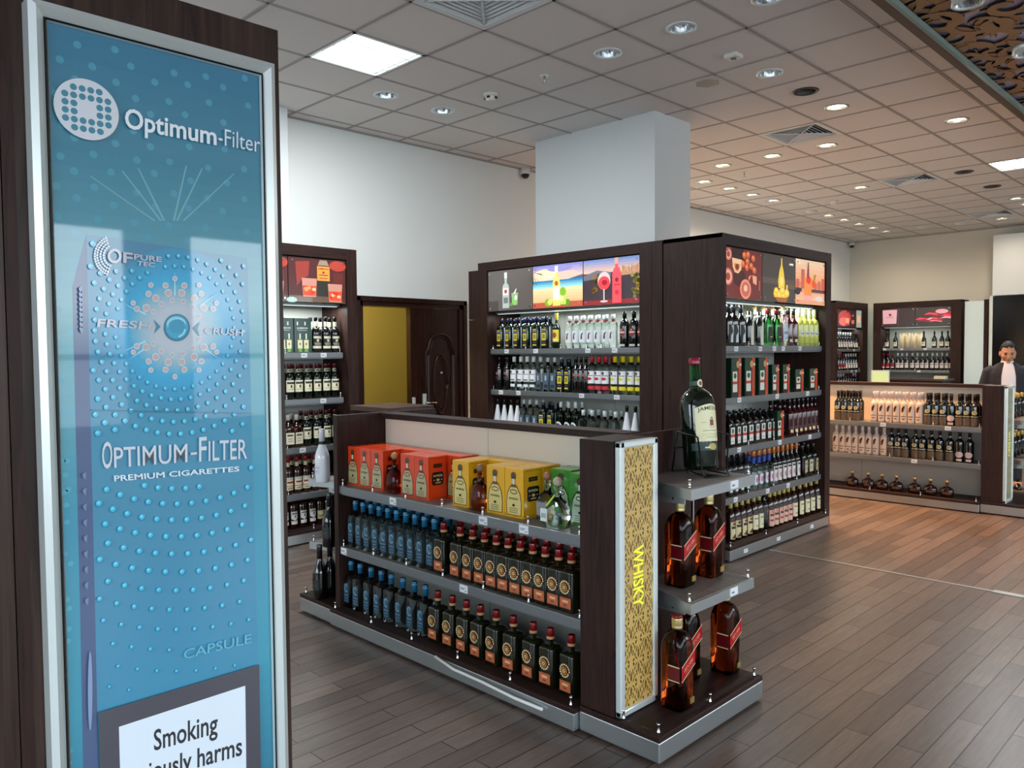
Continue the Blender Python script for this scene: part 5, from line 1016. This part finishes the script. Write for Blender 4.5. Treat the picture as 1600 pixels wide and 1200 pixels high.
lrow('coconut_white', 'white coconut liqueur bottle at left end', w3, [777.8, 788.2, 798.6, 808.6], .81, 1); lrow('grey_label_clear', 'clear bottle with grey label', w3, [819, 828.5, 838.8], .81, 2); lrow('yellow_label_whisky', 'dark bottle with yellow label', w3, [849.3, 863], .81, 2)
lrow('green_vermouth', 'green bottle with white oval label', w3, [876.5, 888.8, 899.5], .81, 2); lrow('small_clear', 'short clear bottle with white cap', w3, [911.5, 925.5, 944.9, 962], .83 if False else .81, 2); lrow('coconut_white', 'white coconut liqueur bottle at right end', w3, [979.5, 993], .81, 1)
# --- right front-facing tall cabinet
RF = 3.045
def rrow(kind, desc, where, pxs, z, rows=2, dz=.2, off=0, **k): row(kind, desc, where, pxs, lambda p, b: (colX(p, RF+off, z+dz), RF+off+b), z, 0, rows, **k)
r1, r2, r3, r4, r5 = ['%s shelf of front-facing cabinet' % s for s in ('top', 'second', 'third', 'fourth', 'bottom')]
rrow('dark_wineish', 'black bottle with white swoosh label', r1, [1137.5, 1146, 1157], 1.578); rrow('penguin_white', 'black bottle with white curved label', r1, [1169.5, 1184.8], 1.578, 1)
rrow('gold_cap_white', 'tall clear bottle with gold cap', r1, [1178.5, 1192, 1206, 1220], 1.578, 1, off=.13); rrow('green_liqueur', 'green liqueur bottle with dark red cap', r1, [1199, 1212.5], 1.578, 1)
rrow('gold_cap_white', 'clear bottle with pale blue label', r1, [1223.8], 1.578, 1); rrow('red_liqueur', 'dark red liqueur bottle', r1, [1232, 1240], 1.578); rrow('limoncello', 'pale yellow liqueur bottle', r1, [1248.5, 1256.5, 1264.3, 1271.8, 1279], 1.578, 2)
def boxes(kind, desc, edges, z, where, rows=1):
    for i, (a, c) in enumerate(edges):
        xa, xb = colX(a, RF-.06, z+.1), colX(c, RF-.06, z+.1)
        for k in range(rows): put(kind, (xa+xb)/2, RF+k*.13, z, random.uniform(-.03, .03), '%s %s%s, %s' % (ORD[i], desc, ' from left' if len(edges) > 1 else '', where), '%s on the %s' % (desc, where), 'gift_box', 'box')
boxes('liqueur_box_tall', 'tall green box with orange stripe', [(1140, 1161.2), (1161.8, 1182.5), (1183, 1203.3)], 1.195, r2); boxes('liqueur_box_medium', 'medium green box with orange stripe', [(1204, 1219.8), (1220.4, 1237)], 1.195, r2); boxes('liqueur_box_small', 'short green box with orange stripe', [(1238.5, 1260), (1261, 1281.5)], 1.195, r2)
rrow('herb_liqueur', 'square dark herbal bottle at left', r3, [1138.6, 1148.2, 1157.5], .82, 3, off=-.005); rrow('herb_liqueur', 'square dark herbal bottle in larger block', r3, [1168, 1177.5, 1186.8, 1196, 1204.5], .82, 3, off=.0)
boxes('liqueur_box_medium', 'green box with orange stripe among bottles', [(1210.8, 1228.2)], .82, r3); rrow('red_liqueur', 'dark red bottle beside the green box', r3, [1233, 1240.2, 1247.2, 1254], .82, 3); rrow('red_liqueur', 'smaller dark red bottle at right end', r3, [1261, 1267.5, 1273.5, 1279], .82, 2)
rrow('dark_wineish', 'black bottle with white swoosh label', r4, [1137, 1145.5, 1154.5, 1163.8], .45, 2); rrow('blue_vodka', 'clear bottle with blue collar', r4, [1176.5, 1184.8, 1193, 1200.6], .45, 2); rrow('orange_neck', 'dark bottle with copper neck', r4, [1208.5, 1215, 1222.5, 1229.5, 1236.4, 1243.8], .45, 2)
rrow('beige_label_dark', 'dark bottle with beige label', r4, [1252.8, 1261.5, 1270, 1278], .45, 2)
rrow('spiced_rum', 'spiced rum bottle with picture label', r5, [1141, 1150, 1159, 1168], .11, 2, off=-.02); rrow('beige_whisky', 'amber bottle with plain beige label', r5, [1177.2, 1185.4], .11, 2, off=-.02); rrow('slim_black', 'black bottle between rums', r5, [1193.5], .11, 1, off=-.02)
rrow('pink_rum', 'rum bottle with pinkish label', r5, [1202, 1209.5, 1216.8, 1224, 1231], .11, 2, off=-.02); rrow('beige_whisky', 'amber bottle with cream label', r5, [1239, 1249, 1258.2, 1266.4, 1275.4], .11, 2, off=-.02)
# --- left wall cabinet
CF = CY+.115
def crow(kind, desc, where, pxs, z, rows=2, dz=.15, **k): row(kind, desc, where, pxs, lambda p, b: (colX(p, CF, z+dz), CF+b), z, 0, rows, **k)
c1, c2, c3, c4, c5 = ['%s shelf, left wall cabinet' % s for s in ('top', 'second', 'third', 'fourth', 'bottom')]
for i, (px, lb) in enumerate([(443, 'green whiskey gift box, partly hidden by poster column'), (470, 'green whiskey gift box with two printed bottles, fully visible')]): put('irish_gift_box', colX(px, CF, 1.7), CF+.02, 1.555, 0, lb, None, 'gift_box', 'box')
crow('irish_black', 'black whiskey bottle with white lettering', c1, [493.5, 508.8, 523], 1.555, 2); crow('irish', 'green whiskey bottle with cream label', c2, [451.7, 465.6, 479.8, 494.6, 508.8, 522.3], 1.175, 2)
crow('white_label_square', 'square amber bottle with cream label', c3, [450.3, 463], .78, 2); crow('irish', 'green whiskey bottle with cream label', c3, [478.7, 494.5, 509.8, 523], .78, 2)
crow('red_cap_bourbon', 'bourbon bottle with red cap', c4, [450, 463.9, 477.6, 491.5, 505], .40, 2); crow('shield_bourbon', 'bourbon bottle with pale shield label', c5, [443.5, 457.3, 471.5, 485.8], .11, 2); crow('gold_label_dark', 'dark bottle with gold label', c5, [499, 511], .11, 1)
# --- end displays of the foreground gondola
def make_scotch(root):
    R = .052; rings = body_rings(R, .245, .315, .019, .345, 'round', 6, None, .006, 10); MB().lathe([(z, a, b_, q) for z, a, b_, q in rings], 'glass_amber' if False else 'glass_scotch', n=36).build('glass_body', root)
    MB().lathe([(.322, .0215), (.33, .0225), (.334, .021), (.338, .0225), (.362, .0225), (.366, .0222)], 'foil', '#d9c68c', 24).build('gold_collar', root); cap_part(root, .366, .376, .0225, '#7a1014', n=24)
    # slanted label wrapping the front and left faces
    def strip(a, c, col, k):
        b_ = []
        for q in range(2):
            pass
        return None
    b = MB(); sl = .62
    def fn(u, v, e): # u 0..1 over the front face, negative u over the left face
        x = (u-.5)*.1; z = .155+.055*v+sl*(x)*.9
        return (x, -(R+.0008+e), z)
    def fl(u, v, e): # left face: u 0 at front corner, 1 towards the back
        return (-(R+.0008+e), -.046+.055*u, .155+.055*v-sl*.9*.05+.0)
    cv = Canvas(b, fn, 'print_gloss', .0004); cv.rect(.02, 0, .98, 1, '#b3131c'); cv.rect(.02, 1.0, .98, 1.07, '#e6cfa0'); cv.rect(.02, -.07, .98, 0, '#e6cfa0'); cv.text('RED LABEL', .2, .42, .62, .3, '#e69a80', .01); cv.rect(.28, .22, .8, .27, '#d8705c')
    cv = Canvas(b, fl, 'print_gloss', .0004); cv.rect(0, 0, 1, 1, '#5c0d16'); cv.rect(0, 1.0, 1, 1.07, '#e6cfa0'); cv.rect(0, -.07, 1, 0, '#d8bf90'); b.build('slanted_label', root)
    b = MB(); b.box((.014, -(R+.002), .022), (.042, -(R-.002), .045), 'foil', '#c9a85c'); b.build('small_gold_label', root)
SPECIAL['scotch'] = make_scotch
for px, y, z, lb in ((1062, 1.875, .54, 'large square scotch bottle on the middle end shelf, left one'), (1107, 1.865, .54, 'large square scotch bottle on the middle end shelf, right one'), (1058, 1.755, .112, 'large square scotch bottle at the front left corner of the end plinth'), (1071, 1.885, .112, 'large square scotch bottle on the end plinth, behind the corner one'), (1133, 1.80, .112, 'large square scotch bottle standing alone toward the right of end plinth')):
    put('scotch', colX(px, y, z+.15), y, z, .0, lb, 'large scotch bottles on the right end display')
put('champagne_white', colX(503.5, 4.02, .95), 4.02, .80, R90, 'white sparkling wine bottle with black collar on far end shelf', None); put('champagne_dark', colX(515, 4.0, .6), 4.0, .42, R90, 'black sparkling bottle on the lower far end shelf', 'dark sparkling bottles')
put('champagne_dark', colX(500, 4.05, .25), 4.05, .112, R90, 'dark sparkling bottle on the far end plinth, left one', 'dark sparkling bottles'); put('champagne_dark', colX(516, 4.05, .25), 4.05, .112, R90, 'dark sparkling bottle on the far end plinth, right one', 'dark sparkling bottles')
# giant bottle in a wire cradle
gx_, gy_ = colX(1096, 1.885, 1.1), 1.885
t = thing('giant_whiskey_bottle', 'giant green whiskey bottle leaning in a black wire cradle', 'bottle', (gx_, gy_, 1.018), -.42)
t.rotation_euler = (math.radians(-7), math.radians(2), -.2)
P = [(0, .06), (.008, .073), (.02, .076), (.28, .0765), (.30, .0755), (.32, .071), (.335, .063), (.348, .05), (.356, .038), (.362, .0305), (.37, .0275), (.42, .0245), (.455, .0225), (.495, .021)]
MB().lathe(P[:10], 'glass_darkgreen', n=48, capt=False).build('glass_body', t); MB().lathe(P[9:], 'glass_green', n=32, capb=True).build('glass_neck', t)
MB().lathe([(.470, .0235), (.474, .025), (.497, .025), (.5, .0235)], 'print_gloss', '#8c1430', 28).build('cap', t)
RJ = .0765
def jlab(cv):
    n = 24; cv.poly([(0, 0), (1, 0), (1, .88)]+[(1-i/12, .88+.12*math.sin(PI*i/12)) for i in range(1, 12)]+[(0, .88)], '#e4dfb4')
    cv.text('JAMESON', .08, .74, .84, .13, '#2a2a26', .015, lambda a, c: (a, c+.07*math.sin(PI*a))); cv.rect(.44, .42, .58, .58, '#7a2a22'); cv.ell(.51, .62, .05, .03, '#5a8a3c', 10); cv.ring(.51, .42, .1, .06, .8, '#b0a888', 12, PI, 2*PI)
    cv.text('IRISH WHISKEY', .2, .27, .6, .03, '#8a8468', 0); cv.rect(.16, .2, .84, .205, '#9a957a'); cv.rect(.16, .16, .84, .165, '#9a957a'); cv.rect(.3, .1, .7, .11, '#9a957a'); cv.rect(.16, .5, .32, .51, '#9a957a')
label_part(t, 'label', wrapfn(RJ, .125, .29, .15), jlab, du=.045); label_part(t, 'lower_band', wrapfn(RJ, .085, .118, .2), D_rect('#1f3a34', ('e', .5, .5, .12, .45, '#b8a050'), (.3, .3, .42, .5, '#cfd0b8')), du=.04)
label_part(t, 'neck_band', wrapfn(.0272, .375, .395, .165), D_rect('#3c4a44'), du=.05); label_part(t, 'round_seal', wrapfn(.0278, .368, .402, .034), lambda cv: (cv.ell(.5, .5, .5, .5, '#e0dab8'), cv.ell(.5, .5, .25, .3, '#8a2a2c')), du=.2)
t2 = thing('bottle_cradle', 'black wire cradle holding the giant whiskey bottle', 'bottle stand', (gx_, gy_, 1.0), -.42)
b = MB(); rr = .0035; z1 = .185; a = .088
for sx_ in (-1, 1):
    b.tube([(sx_*a, .10, .004), (sx_*a*.98, .06, z1)], rr, 'steel_black'); b.tube([(sx_*a*.98, .06, z1), (sx_*a*.98, -.075, z1-.005), (sx_*a*.9, -.088, z1-.01)], rr, 'steel_black')
    b.tube([(sx_*a*.9, -.088, z1-.01), (sx_*a*.72, -.098, .03), (sx_*a*.72, -.118, .004)], rr, 'steel_black'); b.tube([(sx_*a*.5, .02, .010), (sx_*a*.72, -.098, .010)], rr, 'steel_black'); b.tube([(sx_*a, -.02, z1), (sx_*a*.9, -.01, .01)], rr*.8, 'steel_black')
b.tube([(-a*.72, -.118, .004), (a*.72, -.118, .004)], rr, 'steel_black'); b.tube([(-a, .10, .004), (a, .10, .004)], rr, 'steel_black'); b.tube([(-a*.98, .085, z1*.6), (a*.98, .085, z1*.6)], rr, 'steel_black')
b.build('wire_frame', t2); MB().box((-.03, -.108, .004), (.03, -.08, .008), 'steel_black').build('maker_plate', t2)
# --- far gondola
FF = 8.28+.085
def frow(kind, desc, where, pxs, z, rows=1, dz=.15, **k): row(kind, desc, where, pxs, lambda p, b: (FF+b, colY(p, FF, z+dz)), z, R90, rows, **k)
f1, f2, f3 = 'upper shelf of far gondola', 'middle shelf of far gondola', 'bottom of far gondola'
frow('red_wine', 'dark wine bottle with gold ring at left', f1, [1309.8, 1319.7, 1329.6, 1339.2], .80, 2); frow('frosted_wine', 'pale frosted wine bottle', f1, [1366.3, 1378.3, 1389.8, 1401.5, 1413, 1425, 1437], .80, 2)
frow('red_wine', 'dark wine bottle with gold ring at right', f1, [1450, 1462.2, 1474.2], .80, 2); frow('pink_seal_wine', 'dark wine bottle with pink seal', f1, [1486.3], .80, 1); frow('red_wine', 'dark wine bottle near the post', f1, [1499.3, 1511, 1523.5], .80, 2)
frow('frosted_wine', 'pale frosted wine bottle', f2, [1307, 1316.9, 1326.7, 1337, 1347.8, 1358, 1369.4, 1381.6], .455, 1); frow('red_wine', 'dark wine bottle with gold ring', f2, [1392.5, 1403.6, 1415, 1430.5, 1442, 1455.2, 1468.5, 1484.2], .455, 1); frow('pink_seal_wine', 'dark wine bottle with pink seal', f2, [1499.6, 1515], .455, 1)
frow('cognac', 'squat round cognac bottle with gold stopper', f3, [1331.7, 1356.4, 1378, 1400.7, 1429.2, 1453.6, 1479.6], .105, 1, group='cognac bottles on the far gondola base', dz=.07)
spec('gold_top_slim', m='glass_dark', r=(.0245, .13, .17, .011, .235, 'round'), cap=('#d8b25a', .195, .237, .013), lab=[('neck_label', 'w', .0245, .03, .12, .03, D_rect('#1c1a18', (.2, .4, .8, .6, '#8a7a50')))])
for z, w_ in ((.87, 'upper shelf at right photo edge'), (.49, 'lower shelf at right photo edge')):
    row('gold_top_slim', 'slim black bottle with gold top', w_, [1578.5, 1584.5, 1590.5, 1596.5], lambda p, b: (colX(p, 1.97, z+.1)+b*.2, 1.97+b), z, 0, 2, .055)
# --- far wall cabinets
UF = 15.2+.12
def urow(kind, desc, where, pxs, z, rows=1, dz=.15, **k): row(kind, desc, where, pxs, lambda p, b: (UF+b, colY(p, UF, z+dz)), z, R90, rows, **k)
u1, u2 = 'upper shelf of far wine cabinet', 'second shelf of far wine cabinet'
urow('burgundy_wine', 'dark wine bottle left of cream tubes', u1, [1386.5, 1399.5], 1.56); urow('cream_tube', 'cream cylindrical gift tube', u1, [1410, 1418.8, 1428.5, 1438], 1.56, name='gift_tube', cat='gift tube'); urow('burgundy_wine', 'dark wine bottle right of cream tubes', u1, [1443.5, 1460, 1471.8, 1481], 1.56)
urow('red_label_wine', 'wine bottle with red label', u2, [1380.8, 1387.5, 1394.8], 1.16); urow('white_label_wine', 'wine bottle with white label', u2, [1403, 1409.3, 1416.8, 1425.6, 1433.5, 1441.2, 1448.5, 1456.8, 1464.2, 1472, 1479.6, 1486.8], 1.16)
VF = 5.86+.12
def vrow(kind, desc, where, pxs, z, rows=1, dz=.15, **k): row(kind, desc, where, pxs, lambda p, b: (colX(p, VF, z+dz), VF+b), z, 0, rows, **k)
for z, w_, ks in ((1.55, 'top shelf of far corner cabinet', ('white_label_wine', 'white_label_wine', 'burgundy_wine')), (1.16, 'second shelf of far corner cabinet', ('red_label_wine', 'white_label_wine', 'white_label_wine')), (.80, 'third shelf of far corner cabinet', ('white_label_wine', 'red_label_wine', 'white_label_wine'))):
    pxs = [1309.5, 1313.4, 1317.3, 1321.2, 1325.1, 1329, 1332.9, 1336.6, 1340.2]
    for q, kd in enumerate(ks): vrow(kd, ['small wine bottle at left', 'small wine bottle in the middle', 'small wine bottle at right'][q], w_, pxs[3*q:3*q+3], z, 1)
t = thing('monitor', 'small bright screen standing on the counter before the far cabinets', 'screen', (14.2, 5.58, 1.03), R90)
xx = colY(1361, 14.2, 1.15)-colY(1389, 14.2, 1.15); t.location = (14.1, colY(1361, 14.1, 1.15), .72); MB().box((0, 0, 0), (xx, .03, .46), 'plastic_white').build('casing', t); MB().box((.02, -.002, .04), (xx-.02, .0, .44), 'screen_lit').build('display', t)
b = MB(); b.box((xx*.4, .03, -.7), (xx*.6, .06, .1), 'plastic_dark'); b.box((xx*.2, -.02, -.72), (xx*.8, .14, -.70), 'plastic_dark'); b.build('stand', t)
yy = colY(1469, 14.48, 1.08); t = thing('document_box', 'small pale box of papers on the far counter', 'box', (14.55, yy+.1, 1.03), R90); MB().box((-.02, 0, 0), (.16, .12, .05), 'print', '#d8cfae').build('box_body', t)
flush_bottles()
# ================================================================== the man behind the far gondola
def ellip(b, c, r, mn='skin', n=20, m=14, fn=None):
    vs = []; fs = []
    for j in range(m+1):
        ph = PI*j/m-PI/2
        for i in range(n):
            a = 2*PI*i/n; p = [math.cos(ph)*math.cos(a), math.cos(ph)*math.sin(a), math.sin(ph)]
            if fn: p = fn(p)
            vs.append((c[0]+r[0]*p[0], c[1]+r[1]*p[1], c[2]+r[2]*p[2]))
    fs = [(j*n+i, j*n+(i+1) % n, (j+1)*n+(i+1) % n, (j+1)*n+i) for j in range(m) for i in range(n)]
    return b.add(vs, fs, mn, (1, 1, 1), True)
def remesh(o, v=.008, it=4):
    m = o.modifiers.new('r', 'REMESH'); m.mode = 'VOXEL'; m.voxel_size = v; m.use_smooth_shade = True
    s = o.modifiers.new('s', 'SMOOTH'); s.iterations = it; s.factor = .5; return o
MX = 10.05; MYY = colY(1574, MX, 1.5)
man = thing('person', 'man in dark suit and open white shirt standing behind the far gondola, looking down', 'person', (MX, MYY, 0), -1.22)
HZ, TL_ = 1.5, math.radians(16)
def hd(p):  # bow the head forward about the neck
    y, z = p[1], p[2]-1.42; c, s = math.cos(TL_), math.sin(TL_); return (p[0], y*c-z*s-.0, 1.42+y*s*1.0+z*c) if True else p
def hrot(b, start):
    for i in range(start, len(b.v)): b.v[i] = hd(b.v[i])
def headshape(p):
    x, y, z = p
    if z < 0: k = 1-.34*z*z-.1*abs(z); x *= k; y = y*(1-.22*z*z)-.1*z*z*(1 if y < .2 else 0)
    if y > 0 and z < -.2: y *= .8
    return (x, y, z)
b = MB(); ellip(b, (0, -.015, HZ), (.070, .095, .118), fn=headshape, n=28, m=20)
ellip(b, (0, -.112, HZ-.022), (.014, .02, .024)); ellip(b, (0, -.105, HZ+.006), (.009, .014, .03)); ellip(b, (0, -.098, HZ+.03), (.05, .012, .012))
ellip(b, (0, -.094, HZ-.058), (.026, .012, .012)); ellip(b, (0, -.082, HZ-.095), (.028, .022, .02)); ellip(b, (.045, -.075, HZ-.025), (.024, .022, .026)); ellip(b, (-.045, -.075, HZ-.025), (.024, .022, .026))
for s in (-1, 1): ellip(b, (s*.073, .002, HZ-.012), (.011, .02, .032))
hrot(b, 0)
b.tube([(0, .01, 1.28), (0, .0, 1.38), (0, -.015, 1.46)], [.065, .055, .06], 'skin', n=16)
b.lathe([(.82, .15, .105), (.95, .15, .1), (1.1, .155, .1), (1.22, .16, .10), (1.29, .14, .085), (1.34, .07, .06)], 'skin', n=24)
def hand(b, w, d, sgn):
    # palm and five fingers hanging from the wrist
    w = Vector(w); ellip(b, w+Vector((0, 0, -.05)), (.016, .04, .05), n=12, m=8)
    for k, (dy, L_) in enumerate(((-.03, .068), (-.01, .078), (.01, .072), (.03, .056))):
        p0 = w+Vector((0, dy, -.085)); b.tube([p0, p0+Vector((-sgn*.004, -.003, -L_*.45)), p0+Vector((-sgn*.02, -.004, -L_*.95))], [.0095, .0085, .0075], 'skin', n=8)
    p0 = w+Vector((0, -.034, -.03)); b.tube([p0, p0+Vector((-sgn*.006, -.022, -.03)), p0+Vector((-sgn*.012, -.026, -.062))], [.0115, .010, .0085], 'skin', n=8)
ARM = {}
for s in (-1, 1):
    P = [(s*.175, 0, 1.32), (s*.225, .015, 1.1), (s*.235, -.04, .86)]
    if s == 1: P = [(s*.175, 0, 1.32), (s*.225, .0, 1.1), (s*.2, -.12, .93)]
    ARM[s] = P; b.tube([(s*.15, 0, 1.27), P[1], P[2]], [.038, .036, .028], 'skin', n=12); hand(b, P[2], None, s)
    L_ = [(s*.085, 0, .86), (s*.095, -.01, .48), (s*.1, .02, .09)]; b.tube(L_, [.085, .058, .042], 'skin', n=14); b.box((s*.1-.04, -.14, .02), (s*.1+.04, .06, .08), 'skin')
body = remesh(b.build('body', man), .007, 3)
# clothes
b = MB(); b.lathe([(.76, .185, .135), (.9, .18, .13), (1.05, .178, .125), (1.2, .195, .13), (1.27, .195, .12), (1.32, .17, .108), (1.36, .12, .095), (1.39, .075, .08)], 'suit', n=28)
for s in (-1, 1):
    P = ARM[s]; b.tube([(s*.13, 0, 1.325), Vector(P[0])+Vector((0, 0, -.03)), P[1], Vector(P[2])+Vector((0, 0, .03))], [.05, .062, .058, .046], 'suit', n=14)
remesh(b.build('jacket', man), .009, 5)
def jf(x, z): # front surface of the jacket
    T = [(.76, .185, .135), (.9, .18, .13), (1.05, .178, .125), (1.2, .2, .13), (1.3, .205, .118), (1.355, .15, .1), (1.385, .085, .08), (1.42, .06, .066)]
    for (a, ra, sa), (c, rc, sc) in zip(T, T[1:]):
        if z <= c: q = (z-a)/(c-a); rx_ = ra+(rc-ra)*q; ry_ = sa+(sc-sa)*q; break
    return -ry_*math.sqrt(max(0, 1-min(.95, (x/rx_)**2)))
def patch(b, outline, off, mn, thick=.006):
    zs = sorted(set(z for z, _, _ in outline)); vs = []; rows_ = []
    for z, xa, xb in outline:
        r = []
        for i in range(9): x = xa+(xb-xa)*i/8; r.append(len(vs)); vs.append((x, jf(x, z)-off, z))
        rows_.append(r)
    n = len(vs); vs += [(x, y+thick+off, z) for x, y, z in vs]
    fs = [(rows_[j][i], rows_[j][i+1], rows_[j+1][i+1], rows_[j+1][i]) for j in range(len(rows_)-1) for i in range(8)]
    b.add(vs, fs+[tuple(n+k for k in f[::-1]) for f in fs], mn, (1, 1, 1), True)
b = MB(); patch(b, [(.8, -.085, .07), (.9, -.083, .07), (1.0, -.08, .07), (1.1, -.078, .07), (1.2, -.078, .07), (1.28, -.07, .068), (1.34, -.05, .055), (1.4, -.035, .035)], .007, 'shirt')
b.lathe([(1.345, .078, .082), (1.375, .066, .068), (1.405, .060, .064)], 'shirt', n=24, c=(0, -.002, 0), capb=False, capt=False)
b.build('shirt', man)
b = MB()
for s in (-1, 1): patch(b, [(.95, s*.07, s*.09), (1.1, s*.07, s*.115), (1.24, s*.068, s*.12), (1.33, s*.055, s*.095), (1.39, s*.045, s*.07)], .012, 'suit')
b.build('lapels', man)
b = MB(); b.lathe([(.78, .168, .12), (.86, .17, .125), (.93, .165, .115)], 'suit', n=24)
for s in (-1, 1): b.tube([(s*.085, 0, .86), (s*.09, 0, .66), (s*.095, -.01, .48), (s*.1, .01, .2), (s*.1, .015, .06)], [.1, .088, .072, .062, .06], 'suit', n=16)
remesh(b.build('trousers', man), .009, 4)
for s in (-1, 1):
    b = MB(); b.lathe([(0, .047, .135), (.02, .047, .135), (.045, .042, .12), (.075, .038, .07), (.1, .036, .05)], 'shoe', n=20, c=(s*.1, -.06, 0)); o = b.build('shoe', man)
b = MB(); ellip(b, (0, -.010, HZ+.008), (.076, .1, .124), 'hair', n=28, m=20)
V = b.v; keepf = [k for k, f in enumerate(b.f) if all((V[i][2] > HZ+.062+.02*(1-abs(V[i][0])/.08)) or (V[i][1] > -.035 and V[i][2] > HZ+.015) or (V[i][1] > .02 and V[i][2] > HZ-.08) for i in f)]
b.f = [b.f[k] for k in keepf]; b.m = [b.m[k] for k in keepf]; b.c = [b.c[k] for k in keepf]; b.s = [b.s[k] for k in keepf]
hrot(b, 0); hair = b.build('hair', man); sm = hair.modifiers.new('t', 'SOLIDIFY'); sm.thickness = .008; sm.offset = 0
b = MB()
for s in (-1, 1): ellip(b, (s*.03, -.106, HZ+.026), (.017, .006, .005), 'hair', 10, 6)
hrot(b, 0); b.build('eyebrows', man)
for s in (-1, 1):
    b = MB(); ellip(b, (s*.03, -.1005, HZ+.008), (.012, .006, .0055), 'eye', 12, 8); hrot(b, 0); b.build('eye', man)
b = MB(); ellip(b, (0, -.1055, HZ-.06), (.022, .004, .005), 'lip', 12, 6); hrot(b, 0); b.build('mouth', man)
